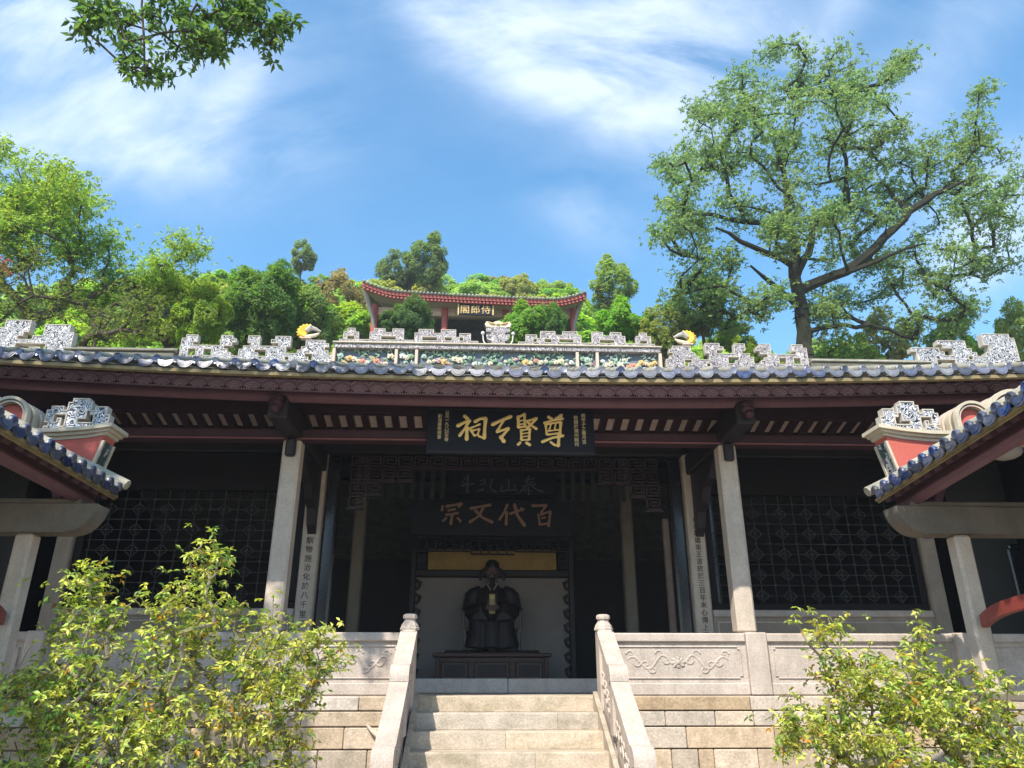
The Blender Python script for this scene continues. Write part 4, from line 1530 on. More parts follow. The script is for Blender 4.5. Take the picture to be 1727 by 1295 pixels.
for s in (-1, 1):
    MB().tube([(SXC + s * .40, SYC + .3, 3.16), (SXC + s * .47, SYC + .2, 3.10), (SXC + s * .52, SYC - .05, 2.82), (SXC + s * .52, SYC - .36, 2.78), (SXC + s * .50, SYC - .44, 2.74)], [.03, .03, .028, .028, .02], 8).build('arm', CHM, chn, smooth=True)
    for y in (-.36, .27):
        MB().box(SXC + s * .47 - .03, SXC + s * .47 + .03, SYC + y - .03, SYC + y + .03, 2.102, 2.399, .008).build('leg', CHM, chn)
    MB().box(SXC + s * .50 - .02, SXC + s * .50 + .02, SYC - .36, SYC - .32, 2.461, 2.77, .006).build('arm_post', CHM, chn)

# ------------------------------------------------------------------ side galleries
GXL, GXR = -.225, -.125     # the two galleries, measured from the hall's axis


def gallery(s, lab, bench_lab, lamp_lab):
    """s=+1 on the +x side.  All of it runs along y towards the viewer, its eave over the courtyard"""
    X = lambda d: (GXR if s > 0 else GXL) + s * d
    t = thing('side_gallery', lab, 'gallery', (X(4.4), 4.0, GZ), 'galleries on both sides of the courtyard')
    dz = lambda y: .088 * (6.4 - max(y, 3.2)) if s > 0 else .035 * (6.4 - max(y, 3.2)) - .03
    yF, yN = 6.42, 2.2
    ny = 12
    ysg = [yF + (yN - yF) * i / ny for i in range(ny + 1)]
    SL2 = .46

    def sheet(name, d0, z0, d1, z1, th, m):
        mb = MB()
        for a, b in zip(ysg, ysg[1:]):
            vs = []
            for y in (a, b):
                e = dz(y)
                vs += [(X(d0), y, z0 + e), (X(d1), y, z1 + e), (X(d1), y, z1 + e + th), (X(d0), y, z0 + e + th)]
            mb.add(vs, [(0, 4, 5, 1), (1, 5, 6, 2), (2, 6, 7, 3), (3, 7, 4, 0)])
            if a == ysg[0]:
                mb.add(vs[:4], [(0, 1, 2, 3)])
        return mb.build(name, m, t)
    sheet('roof', 3.30, 3.155, 6.6, 3.155 + SL2 * 3.3, .05, ROOFT)
    sheet('soffit', 3.325, 3.128, 6.5, 3.128 + SL2 * 3.18, .02, CLAY)
    sheet('eave_board', 3.285, 3.098, 3.302, 3.098, .022, YELLOW)
    sheet('eave_fillet', 3.306, 3.082, 3.318, 3.082, .022, YELLOW)
    sheet('fascia', 3.47, 3.075, 3.50, 3.075, .09, MAROON)
    mb = MB()
    mb.tube([(X(3.52), y, 3.055 + dz(y)) for y in ysg], .055, 8)
    mb.build('eave_purlin', MATS['plum_red_purlin'], t, smooth=True)
    # rafters
    rm = MB().box(0, 2.6, -.045, .045, -.06, 0).mesh('rafter', MAROON)
    k = 0
    y = yF - .1
    while y > yN:
        place('rafter', rm, t, (X(3.33), y, 3.118 + dz(y)), rot=(0, -math.atan(SL2), 0) if s > 0 else (0, -math.atan(SL2), PI) if False else ((0, -math.atan(SL2), 0) if s > 0 else (PI, PI + math.atan(SL2), 0)))
        y -= .158
    # eave tiles
    capm = MB().lathe([(.016, -.014), (.03, -.018), (.038, -.012), (.042, 0), (.042, .03)], (0, 0, 0), 12, 'y').mesh('tile_cap', BLUE)
    rl = MB()
    for i in range(7):
        rl.tube([(0, i * .45, 0), (0, (i + 1) * .45 + .02, -.003)], [.043, .040], 8, caps=False)
    rl = rl.mesh('tile_roll', CAPTOP, smooth=True)
    hp = [(.066 * math.cos(a), .070 * math.sin(a)) for a in [PI + PI * i / 10 for i in range(11)]]
    hp = [(-.066, .01)] + hp + [(.066, .01), (0, -.006)]
    dp = MB().prism(hp, 0, .014).prism([(a * .76, b_ * .76) for a, b_ in hp], -.005, .002).mesh('drip_tile', BLUE)
    rz_ = -PI / 2 if s > 0 else PI / 2
    y = yF - .05
    n = 0
    while y > yN + .1:
        place('tile_cap', capm, t, (X(3.27), y, 3.185 + dz(y)), rot=(rng.uniform(-.05, .1), 0, rz_ + rng.uniform(-.06, .06)))
        place('tile_roll', rl, t, (X(3.285), y, 3.187 + dz(y)), rot=(math.atan(SL2), 0, rz_))
        place('drip_tile', dp, t, (X(3.262), y - .079, 3.165 + dz(y)), rot=(rng.uniform(-.3, -.1), 0, rz_ + rng.uniform(-.05, .05)))
        y -= .158
        n += 1
    # end tile turned outwards at the corner
    MB().tube([(X(3.24), yF + .03, 3.19), (X(3.6), yF + .03, 3.19 + .36 * SL2), (X(4.2), yF + .03, 3.19 + .96 * SL2)], [.045, .045, .045], 8).build('verge_roll', CAPTOP, t, smooth=True)
    # posts and stone cross-beams
    for i, yp in enumerate((6.20, 3.6)):
        e = dz(yp)
        MB().box(X(3.80), X(3.945), yp, yp + .145, GZ, 2.748 + e, .02).build('post', STONE, t)
        MB().box(X(3.76), X(3.985), yp - .04, yp + .185, GZ, .32, .02).build('post_base', STONE_G, t)
        prof = [(3.315, 2.985), (3.325, 2.93), (3.35, 2.875), (3.385, 2.825), (3.43, 2.785), (3.48, 2.762), (3.54, 2.75), (6.5, 2.75), (6.5, 2.965), (3.36, 2.985)]
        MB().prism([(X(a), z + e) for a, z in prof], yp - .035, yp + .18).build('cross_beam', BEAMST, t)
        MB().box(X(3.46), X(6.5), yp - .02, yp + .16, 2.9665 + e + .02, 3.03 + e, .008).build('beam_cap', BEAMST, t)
    # back wall, floor
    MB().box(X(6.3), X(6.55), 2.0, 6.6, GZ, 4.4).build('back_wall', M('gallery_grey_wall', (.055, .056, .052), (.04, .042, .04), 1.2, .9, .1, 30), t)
    MB().box(X(3.75), X(6.3), 2.0, 6.4, GZ, 1.0).build('floor', STONE_G, t)
    # end wall beside the hall, with a black framed opening
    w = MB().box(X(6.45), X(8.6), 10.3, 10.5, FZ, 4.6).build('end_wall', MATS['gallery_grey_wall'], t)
    fr = MB()
    for (a, b, c, d) in ((7.18, 7.9, 3.32, 3.40), (7.18, 7.9, 2.62, 2.70), (7.15, 7.23, 2.68, 3.34), (7.85, 7.93, 2.68, 3.34)):
        fr.box(X(a), X(b), 10.25, 10.295, c, d, .02)
    fr.build('window_frame', JAMB, w)
    MB().box(X(7.23), X(7.85), 10.28, 10.295, 2.70, 3.32).build('window_pane', INK, w)
    # curved red bench rail between the posts
    b = thing('bench_rail', bench_lab, 'bench rail', (X(3.8), 6.1, 2.1), 'red bench rails along the galleries')
    mb = MB()
    pts = []
    for i in range(15):
        u = i / 14
        pts.append((X(3.86 - .15 * math.sin(min(1, u * 4) * PI / 2)), 6.16 - u * 2.4, 2.055 + .075 * math.sin(min(1, u * 2.2) * PI / 2) + .06 * u))
    for a, c in zip(pts, pts[1:]):
        vs = []
        for p in (a, c):
            x, y, z = p
            vs += [(x - .03, y, z - .05), (x + .03, y, z - .05), (x + .03, y, z + .045), (x - .03, y, z + .045)]
        mb.add(vs, [(0, 4, 5, 1), (1, 5, 6, 2), (2, 6, 7, 3), (3, 7, 4, 0)])
    mb.add([(pts[0][0] - .03, pts[0][1], pts[0][2] - .05), (pts[0][0] + .03, pts[0][1], pts[0][2] - .05), (pts[0][0] + .03, pts[0][1], pts[0][2] + .045), (pts[0][0] - .03, pts[0][1], pts[0][2] + .045)], [(0, 1, 2, 3)])
    mb.build('hand_rail', M('faded_red_lacquer', (.30, .05, .035), (.22, .045, .035), 5, .5, .15, 50), b)
    for i in range(7, 15, 2):
        x, y, z = pts[i]
        MB().tube([(x, y, z - .05), (X(3.80), y, z - .3), (X(3.86), y, z - .6)], .016, 6).build('spindle', MATS['faded_red_lacquer'], b)
    MB().box(X(3.72), X(4.05), 3.7, 6.19, 1.46, 1.52, .01).build('seat', STONE_G, b)
    # round pale lamps under the ceiling
    for yl in (5.55, 5.0, 4.45):
        o = MB().lathe([(.001, -.045), (.06, -.04), (.10, -.02), (.115, .0), (.115, .03)], (X(3.95), yl, 3.215 + dz(yl)), 18).build('round_lamp', M('opal_glass', (.40, .37, .34), (.36, .33, .3), 3, .4), smooth=True)
        tag(o, lamp_lab, 'lamp', 'round lamps under the gallery roof ' + ('by the spreading tree' if s > 0 else 'in tree shade'))
    return t


def gable(s, lab):
    """stepped wok-ear gable wall at the far end of a gallery"""
    X = lambda d: (GXR + .015 if s > 0 else GXL - .02) + s * d
    y0, y1 = 6.70, 6.92
    t = thing('gable_wall', lab, 'gable wall', (X(4.6), 6.85, GZ), 'wok-ear gable walls at the ends of the galleries')
    MB().prism([(X(3.64), 3.83), (X(3.735), 3.40), (X(7.4), 5.06), (X(7.4), 5.2), (X(6.5), 4.75), (X(6.0), 4.55), (X(5.4), 4.2), (X(5.2), 4.02), (X(4.75), 3.86), (X(4.3), 3.775), (X(3.9), 3.80)], y0, y1).build('plaster', REDW, t)
    # floral end face towards the courtyard
    MB().prism([(X(3.652), 3.76), (X(3.736), 3.38), (X(3.726), 3.38), (X(3.642), 3.76)], y0 + .03, y1 - .03).build('end_panel', MOS_D, t)
    eb = MB()
    for ya in (y0 - .002, y1 - .028):
        eb.prism([(X(3.655), 3.76), (X(3.74), 3.37), (X(3.715), 3.37), (X(3.63), 3.76)], ya, ya + .03)
    eb.build('end_border', CREAM, t)
    # cream coping: three stacked mouldings, swept up to the courtyard end
    for i, (lo, hi, ov) in enumerate(((0, .03, .012), (.031, .058, .04), (.059, .095, .075))):
        top = [(3.63 - ov, 3.815), (3.80, 3.778), (4.05, 3.755), (4.35, 3.75), (4.62, 3.77)]
        poly = [(X(a), z + hi - .01 * (i == 2 and 0)) for a, z in top] + [(X(a), z + lo) for a, z in reversed(top)]
        MB().prism(poly, y0 - ov, y1 + ov * .6).build('coping', CREAM, t)
    # fretwork along the coping
    F = [
        '.....###......',
        '...######.....',
        '....######.##.',
        '.##.#####.####',
        '###.##########',
        '###..####.#.##',
        '#######.#.#.##',
        '.#############',
        '.#############',
    ]
    F = [
        '......####......',
        '.....######.....',
        '.###.######.###.',
        '.####.##########',
        '####..#####...##',
        '####....###.#.##',
        '.##########.###.',
        '.###############',
    ]
    if s > 0:
        bitmap_piece('fretwork', F, X(3.66), 3.87, .0368, .040, y0 + .06, y0 + .14, t, m=MOS_G)
    else:
        bitmap_piece('fretwork', F, X(3.66 + 16 * .0368), 3.87, .0368, .040, y0 + .06, y0 + .14, t, mirror=True, m=MOS_G)
        # mirrored pieces are laid from their outer end
        o = [c for c in t.children if c.name.startswith('fretwork')][-1]
        w_ = 16 * .0368

    # arched ears: nested ribbed rings over a red field
    def arch(dc, zc, r, zb):
        cx = X(dc)
        GRV = M('groove_shade', (.26, .21, .16), (.2, .16, .12), 7, .85)  # darker cream puts the shade between the ribs into the colour
        lay = [(y0 - .075, y0 - .02, 1.0, .86, CREAM), (y0 - .045, y0 - .02, .859, .80, GRV), (y0 - .06, y0 - .02, .799, .72, CREAM2), (y0 - .03, y0 - .02, .719, .66, GRV),
               (y0 - .019, y0 + .05, .90, .66, GRV), (y0 + .051, y0 + .12, .98, .66, CREAM), (y0 + .121, y0 + .16, .88, .66, GRV), (y0 + .161, y1 + .05, 1.0, .66, CREAM2)]
        for (ya, yb_, fo, fi, m) in lay:
            ro, ri = r * fo, r * fi
            mb = MB()
            n = 18
            vs = []
            for k in range(n + 1):
                a = PI * k / n
                for rr in (ro, ri):
                    for yy in (ya, yb_):
                        vs.append((cx + rr * math.cos(a), yy, zc + rr * math.sin(a)))
            fs = []
            for k in range(n):
                b, c = 4 * k, 4 * (k + 1)
                fs += [(b, c, c + 1, b + 1), (b + 2, b + 3, c + 3, c + 2), (b, b + 2, c + 2, c), (b + 1, c + 1, c + 3, b + 3)]
            mb.add(vs, fs)
            for sg in (-1, 1):
                mb.box(cx + sg * ro, cx + sg * ri, ya, yb_, zb, zc)
            mb.build('ear_moulding', m, t, smooth=True)
        mb = MB()
        mb.prism([(cx + r * .655 * math.cos(PI * k / 16), zc + r * .655 * math.sin(PI * k / 16)) for k in range(17)] + [(cx - r * .655, zb), (cx + r * .655, zb)], y0 - .003, y1)
        mb.build('ear_field', REDW, t)
    arch(4.53, 3.97, .19, 3.72)
    arch(4.97, 4.00, .29, 3.80)
    arch(5.55, 4.18, .36, 3.95)
    arch(6.2, 4.45, .40, 4.2)
    if s < 0:
        t.location.z -= .085          # this end wall stands a little lower
    return t


gallery(1, 'tile-roofed gallery with stone posts beside the sunlit salmon red gable', 'curved red bench rail of the gallery beside the smaller shrub', 'round pale lamp under the roof of the sunny gallery')
gallery(-1, 'tile-roofed gallery with stone posts in dappled tree shade', 'curved red bench rail of the gallery behind the larger shrub', 'round pale lamp under the roof of the tree-shaded gallery')
gable(1, 'sunlit salmon red wok-ear gable wall with cream mouldings and pierced mosaic')
gable(-1, 'shaded dusky red wok-ear gable wall with cream mouldings above the larger shrub')

# ------------------------------------------------------------------ pavilion on the hill
pav = thing('hill_pavilion', 'small pavilion with red upturned eaves and red columns on the wooded hill', 'pavilion', (-.9, 33, 14.6))
PRED = M('pavilion_red_paint', (.38, .085, .07), (.31, .07, .06), 3, .6, .1, 30)
PCX = -.93


def pez(x):
    u = abs(x - PCX) / 5.3
    return .39 * (max(0, u - .70) / .30) ** 1.6 - .036 * (x - PCX)


NP = 40
px_ = [PCX - 5.3 + 10.6 * i / NP for i in range(NP + 1)]
rf_ = MB()
und = MB()
for a, b in zip(px_, px_[1:]):
    def tri(x):
        k = (x - PCX) / 5.3
        return (x, 31.0 - .25 * abs(k) ** 3, 18.52 + pez(x)), (PCX + k * 4.1, 33.6, 19.5 - .03 * (x - PCX)), (PCX + k * 3.9, 36.0, 18.7)
    A, B = tri(a), tri(b)
    rf_.add([A[0], B[0], B[1], A[1]], [(0, 1, 2, 3)])
    rf_.add([A[1], B[1], B[2], A[2]], [(0, 1, 2, 3)])
    lo = lambda p: (p[0], p[1] + .12, p[2] - .30)
    und.add([lo(A[0]), lo(B[0]), (B[1][0], 33.6, 18.6), (A[1][0], 33.6, 18.6)], [(0, 1, 2, 3)])
for s in (-1, 1):
    x = PCX + s * 5.3
    rf_.add([(x, 30.75, 18.52 + pez(x)), (PCX + s * 4.1, 33.6, 19.55), (PCX + s * 3.9, 36, 18.7), (x - s * .1, 36.2, 18.9)], [(0, 1, 2, 3)])
rf_.build('roof', ROOFT, pav)
und.build('soffit', M('pavilion_pale_soffit', (.42, .36, .30), (.34, .29, .25), 3, .8), pav)
fa = MB(); fb = MB()
for a, b in zip(px_, px_[1:]):
    def e(x, o0, o1, dy):
        k = (x - PCX) / 5.3
        return [(x, 31.0 - .25 * abs(k) ** 3 + dy, 18.52 + pez(x) + o0), (x, 31.0 - .25 * abs(k) ** 3 + dy, 18.52 + pez(x) + o1)]
    for (mb, o0, o1, dy) in ((fa, -.19, -.03, .03), (fb, -.285, -.20, .14)):
        P, Q = e(a, o0, o1, dy), e(b, o0, o1, dy)
        P2 = [(x, y + .08, z) for x, y, z in P]; Q2 = [(x, y + .08, z) for x, y, z in Q]
        mb.add([P[0], Q[0], Q[1], P[1], P2[0], Q2[0], Q2[1], P2[1]], [(0, 1, 2, 3), (0, 4, 5, 1), (3, 2, 6, 7)])
fa.build('eave_fascia', PRED, pav)
fb.build('lower_fascia', M('pavilion_dull_red', (.33, .075, .06), (.27, .06, .05), 3, .7), pav)
re = MB().box(-.05, .05, -.03, .12, -.055, .055).mesh('rafter_end', PRED)
tc = MB().ball((0, 0, 0), (.085, .12, .07), 6, 4).mesh('eave_tile', M('pavilion_pale_tile', (.40, .38, .34), (.26, .25, .22), 5, .8, .2, 30, .2))
for i in range(60):
    x = PCX - 5.2 + 10.4 * i / 59
    k = (x - PCX) / 5.3
    y = 31.0 - .25 * abs(k) ** 3
    place('rafter_end', re, pav, (x, y + .1, 18.52 + pez(x) - .26))
    place('eave_tile', tc, pav, (x, y - .01, 18.52 + pez(x) + .02))
for i, x in enumerate((-5.74, -2.37, .57, 3.86)):
    MB().tube([(x, 32.0, 14.4), (x, 32.0, 18.5)], .155, 12).build('column', PRED, pav, smooth=True)
for s in (-1, 1):
    # sweeping corner brackets under the eave ends
    x = PCX + s * 5.15
    MB().tube([(PCX + s * 4.75, 32, 16.9), (PCX + s * 4.85, 31.8, 17.7), (PCX + s * 5.05, 31.4, 18.3), (PCX + s * 5.25, 31.0, 18.75 + pez(x) * .6)], [.07, .09, .11, .09], 8).build('corner_bracket', M('pavilion_grey', (.30, .27, .25)), pav, smooth=True)
MB().box(-5.6, 3.75, 32.05, 32.2, 18.0, 18.42, .02).build('frieze_beam', M('pavilion_frieze', (.60, .48, .38), (.46, .40, .36), 6, .7, .1, 30, stain=(.4, .12, .08), stain_amt=.6), pav)
MB().box(-5.5, 3.65, 34.4, 34.6, 14.4, 18.4).build('back_wall', M('pavilion_dark_wall', (.07, .065, .07), (.05, .045, .05), 2, .8), pav)  # back wall in an even dark grey
dl = MB().box(-.30, .30, -.03, .03, 0, 3.2, .02).mesh('door_leaf', M('pavilion_door_grey', (.10, .095, .11), (.075, .07, .08), 4, .7, .1, 40, .2))
for i in range(8):
    place('door_leaf', dl, pav, (-2.1 + .33 + i * .345 * 1.0, 34.3, 14.42)) if i % 2 == 0 else None
MB().box(-6.5, 4.6, 30.9, 36.5, 13.2, 14.4).build('base', STONE_G, pav)
ps = thing('pavilion_signboard', 'small dark signboard with three gold characters under the pavilion eave', 'sign', (-.85, 31.3, 17.7))
MB().box(-1.72, -.02, 31.25, 31.33, 17.66, 18.27, .02).build('board', INK, ps)
GOLD2 = M('pale_gold_paint', (.66, .46, .18), (.58, .4, .15), 9, .5)
for i, ch in enumerate('閣郎侍'):
    typed(ps, ch, -1.38 + i * .50, 18.24, .47, 31.24, GOLD2, .47, 1.0, .015)
fr = MB()
fr.box(-1.72, -1.66, 31.23, 31.249, 17.66, 18.27); fr.box(-.08, -.02, 31.23, 31.249, 17.66, 18.27)
fr.build('board_edge', GOLD2, ps)

# ------------------------------------------------------------------ vegetation


def leaf_mesh(name, pos, dirs, nrm, length, width, material, fold=.25):
    """many four-point leaves folded along the midrib, as one mesh"""
    n = len(pos)
    pos = np.asarray(pos, float); d = np.asarray(dirs, float); u = np.asarray(nrm, float)
    d /= np.linalg.norm(d, axis=1, keepdims=True) + 1e-9
    s = np.cross(d, u); s /= np.linalg.norm(s, axis=1, keepdims=True) + 1e-9
    u = np.cross(s, d)
    L_ = np.asarray(length)[:, None]; W = np.asarray(width)[:, None]
    mid = pos + d * L_ * .45
    v = np.empty((n, 4, 3))
    v[:, 0] = pos
    v[:, 1] = mid + s * W * .5 + u * W * fold
    v[:, 2] = pos + d * L_ - u * L_ * .10
    v[:, 3] = mid - s * W * .5 + u * W * fold
    me = bpy.data.meshes.new(name)
    me.vertices.add(n * 4)
    me.vertices.foreach_set('co', v.reshape(-1).astype(np.float32))
    tri = (np.arange(n)[:, None] * 4 + np.array([0, 1, 2, 0, 2, 3])[None, :]).reshape(-1)
    me.loops.add(n * 6)
    me.loops.foreach_set('vertex_index', tri.astype(np.int32))
    me.polygons.add(n * 2)
    me.polygons.foreach_set('loop_start', np.arange(0, n * 6, 3, dtype=np.int32))
    me.polygons.foreach_set('loop_total', np.full(n * 2, 3, dtype=np.int32))
    me.update(calc_edges=True)
    me.materials.append(material)
    return me


def grow(nodes, targets, step, jitter=.12, sag=0.0, seed=0):
    """nodes: list of [pos, parent, fixed_radius]; every target is joined to the nearest branch already grown"""
    R = np.random.default_rng(seed)
    P = np.array([n[0] for n in nodes], float)
    par = [n[1] for n in nodes]
    root = P[0]
    T = sorted([np.array(t, float) for t in targets], key=lambda t: np.linalg.norm(t - root))
    tips = []
    for t in T:
        dd = np.linalg.norm(P - t, axis=1) + .25 * np.maximum(0, P[:, 2] - t[2] + .1)
        i = int(dd.argmin())
        a = P[i]
        dist = np.linalg.norm(t - a)
        m = max(1, int(dist / step))
        last = i
        new = []
        for k in range(1, m + 1):
            f = k / m
            p = a + (t - a) * f
            if k < m:
                p = p + R.normal(0, jitter * step, 3)
                p[2] += sag * math.sin(f * PI) * dist
            new.append(p)
            par.append(last)
            last = len(P) + len(new) - 1
        P = np.vstack([P, np.array(new)])
        tips.append(last)
    cnt = np.zeros(len(P))
    for t in tips:
        cnt[t] += 1
    for i in range(len(P) - 1, 0, -1):
        if par[i] is not None and par[i] >= 0:
            cnt[par[i]] += cnt[i]
    return P, par, cnt, tips


def branch_mb(P, par, rad, n=5, rmin=0):
    mb = MB()
    for i in range(len(P)):
        p = par[i]
        if p is None or p < 0 or rad[i] < rmin:
            continue
        a, b = Vector(P[p]), Vector(P[i])
        d = (b - a)
        if d.length < 1e-5:
            continue
        mb.tube([a, b + d * .04], [min(rad[p], rad[i] * 1.6), rad[i]], n, caps=False)
    return mb


def rosettes(C, R, n_leaf, length, width, droop=.35, spread=.0, seed=0, updir=None):
    """leaf whorls at points C (N,3)"""
    N_ = len(C)
    ang = R.uniform(0, 2 * PI, (N_, n_leaf)) * .25 + np.arange(n_leaf)[None] * (2 * PI / n_leaf)
    ang += R.uniform(0, 2 * PI, (N_, 1))
    ax = R.normal(0, .45, (N_, 3)); ax[:, 2] += 1.0
    if updir is not None:
        ax = ax * .6 + updir
    ax /= np.linalg.norm(ax, axis=1, keepdims=True)
    ref = np.tile(np.array([[.3, .9, .1]]), (N_, 1))
    e1 = np.cross(ax, ref); e1 /= np.linalg.norm(e1, axis=1, keepdims=True)
    e2 = np.cross(ax, e1)
    dz = -droop + R.normal(0, .3, (N_, n_leaf))
    d = e1[:, None] * np.cos(ang)[..., None] + e2[:, None] * np.sin(ang)[..., None] + ax[:, None] * dz[..., None]
    nr = np.repeat(ax[:, None], n_leaf, 1) + R.normal(0, .25, (N_, n_leaf, 3))
    pos = np.repeat(C[:, None], n_leaf, 1) + R.normal(0, spread, (N_, n_leaf, 3))
    k = N_ * n_leaf
    ln = length * R.uniform(.65, 1.2, k)
    return pos.reshape(k, 3), d.reshape(k, 3), nr.reshape(k, 3), ln, ln * (width / length) * R.uniform(.8, 1.2, k)


def in_ball(R, n, shell=.0):
    v = R.normal(0, 1, (n, 3)); v /= np.linalg.norm(v, axis=1, keepdims=True)
    r = (shell + (1 - shell) * R.uniform(0, 1, n)) ** (1 / 2.2)
    return v * r[:, None]


def colored(o, c):
    o.color = (*c, 1)
    return o


# ---- the big spreading tree behind the hall
R = np.random.default_rng(5)
BIG = [(11.27, 24.66, 1.32, 1.4), (9.11, 23.51, 1.53, 1.51), (13.1, 24.12, 1.2, 1.23), (14.73, 23.88, 1.08, 0.77), (15.84, 24.69, 0.54, 0.56), (8.08, 21.43, 1.37, 1.28), (10.41, 21.8, 2.09, 1.73), (12.74, 21.88, 1.87, 1.6), (7.02, 19.74, 1.23, 1.36), (9.0, 19.53, 1.79, 1.49), (11.47, 19.6, 1.81, 1.36), (13.7, 20.78, 1.15, 1.13), (6.4, 17.61, 1.08, 1.41), (8.1, 17.41, 1.3, 1.02), (10.06, 17.46, 1.31, 1.02), (12.55, 18.04, 1.33, 1.31), (14.64, 19.7, 1.03, 1.1), (6.0, 15.38, 0.84, 1.2), (7.42, 14.94, 1.04, 0.95), (6.69, 13.76, 1.23, 0.92), (8.12, 13.79, 1.03, 0.8), (9.58, 15.46, 1.06, 0.73), (11.52, 15.75, 1.28, 0.85), (12.94, 16.53, 0.87, 1.0), (15.55, 19.73, 1.03, 0.96), (17.96, 21.77, 0.71, 1.16), (17.05, 20.33, 1.16, 0.98), (17.81, 18.72, 1.36, 1.34), (15.88, 18.14, 1.12, 1.05), (18.32, 17.17, 1.0, 1.16), (16.65, 16.62, 1.1, 1.01), (14.96, 15.84, 1.19, 0.98), (13.74, 15.08, 1.07, 0.84), (14.87, 14.39, 1.06, 0.94), (15.71, 13.48, 0.84, 0.92), (17.93, 15.66, 0.76, 0.74), (11.92, 14.33, 0.84, 0.82), (11.07, 12.94, 0.72, 0.56), (8.63, 12.89, 0.81, 0.56), (14.57, 13.01, 0.52, 0.45)]
LIMBS = [[(10.24, 9.0, 0.252), (10.24, 11.07, 0.229), (10.36, 13.38, 0.207), (10.32, 14.06, 0.192), (10.5, 15.73, 0.163), (10.48, 17.73, 0.126), (10.54, 19.04, 0.096), (10.3, 20.94, 0.040)],
         [(10.44, 14.89, 0.104), (9.33, 15.22, 0.104), (8.2, 15.43, 0.081), (7.28, 15.65, 0.035)],
         [(10.42, 16.22, 0.096), (9.57, 17.07, 0.096), (8.02, 17.66, 0.081), (6.65, 18.01, 0.030)],
         [(10.13, 13.49, 0.089), (9.15, 13.81, 0.089), (8.15, 14.02, 0.035)],
         [(10.39, 13.83, 0.178), (11.54, 14.56, 0.178), (13.21, 15.67, 0.155), (14.56, 17.07, 0.126), (15.58, 17.74, 0.089), (16.81, 18.29, 0.035)],
         [(14.75, 17.2, 0.089), (14.71, 18.36, 0.081), (14.67, 19.3, 0.030)],
         [(10.49, 14.53, 0.111), (11.1, 15.74, 0.111), (11.65, 17.25, 0.089), (12.77, 18.05, 0.074), (13.13, 18.85, 0.030)],
         [(11.54, 14.56, 0.089), (12.84, 14.82, 0.081), (14.16, 15.09, 0.030)]]
gy = hill(10.2, 22)
nodes = [((10.2, 22.0, gy - .2), -1)]
nrad = [.33]
depth = [0, -1.3, 1.2, -1.6, -.8, .8, 1.5, -1.5]
for li, lim in enumerate(LIMBS):
    if li == 0:
        last = 0
    else:
        j = min(range(len(nodes)), key=lambda q: (nodes[q][0][0] - lim[0][0]) ** 2 + (nodes[q][0][2] - lim[0][1]) ** 2 + (nodes[q][0][1] - 22) ** 2 * .1)
        last = j
    n = len(lim)
    for k, (x, z, r) in enumerate(lim):
        if li and k == 0:
            continue
        f = k / (n - 1)
        y = 22 + depth[li] * f
        pp = np.array(nodes[last][0]); q = np.array((x, y, z))
        m = max(1, int(np.linalg.norm(q - pp) / .45))
        r0 = nrad[last] if last else .32
        r0 = min(r0, lim[0][2] * 1.15) if (li and k == 1) else r0
        base = last
        for t in range(1, m + 1):
            g = t / m
            w = pp + (q - pp) * g
            if t < m:
                w = w + R.normal(0, .05, 3)
            nodes.append((tuple(w), last)); nrad.append(r0 + (r - r0) * g)
            last = len(nodes) - 1
nfix = len(nodes)
targets, cents = [], []
for (x, z, a, b) in BIG:
    dy = R.uniform(-1.3, 1.3) * (1 if z < 21 else .3)
    z -= .55 * max(0, min(1, (z - 19.5) / 2)); a *= .92; b *= .9
    n_t = int(8 + a * b * 3.6)
    for k in range(n_t):
        v = in_ball(R, 1, .25)[0]
        targets.append((x + v[0] * a, 22 + dy + v[1] * max(a, b) * 1.4, z + v[2] * b))
P, par, cnt, tips = grow(nodes, targets, .42, .16, .06, 2)
rad = np.maximum(.012, .018 * np.sqrt(cnt))
for i in range(nfix):
    rad[i] = max(nrad[i], min(rad[i], nrad[i] * 1.2))
rad[nfix:] = np.minimum(rad[nfix:], .075)
big = thing('spreading_tree', 'tall spreading tree with dark mossy limbs rising behind the hall roof', 'tree', (10.2, 22.0, gy - .2))
branch_mb(P, par, rad, 6).build('trunk', BARKG, big, smooth=True)
TP = P[tips]
C = np.repeat(TP, 36, 0) + R.normal(0, 1, (len(TP) * 36, 3)) * np.array([.26, .26, .17])
# twigs carry foliage along their last part too
lv = rosettes(C, R, 6, .135, .056, .35, .02)
me = leaf_mesh('crown', *lv, LEAF)
print('big tree leaves', len(lv[0]))
colored(place('crown', me, big, (0, 0, 0), kind='stuff'), (.20, .30, .15))


# ---- generic crowns for the other trees (unit size, copied and scaled)
ASPECT = {'round': 1.7, 'tall': 2.4, 'flat': 1.35}


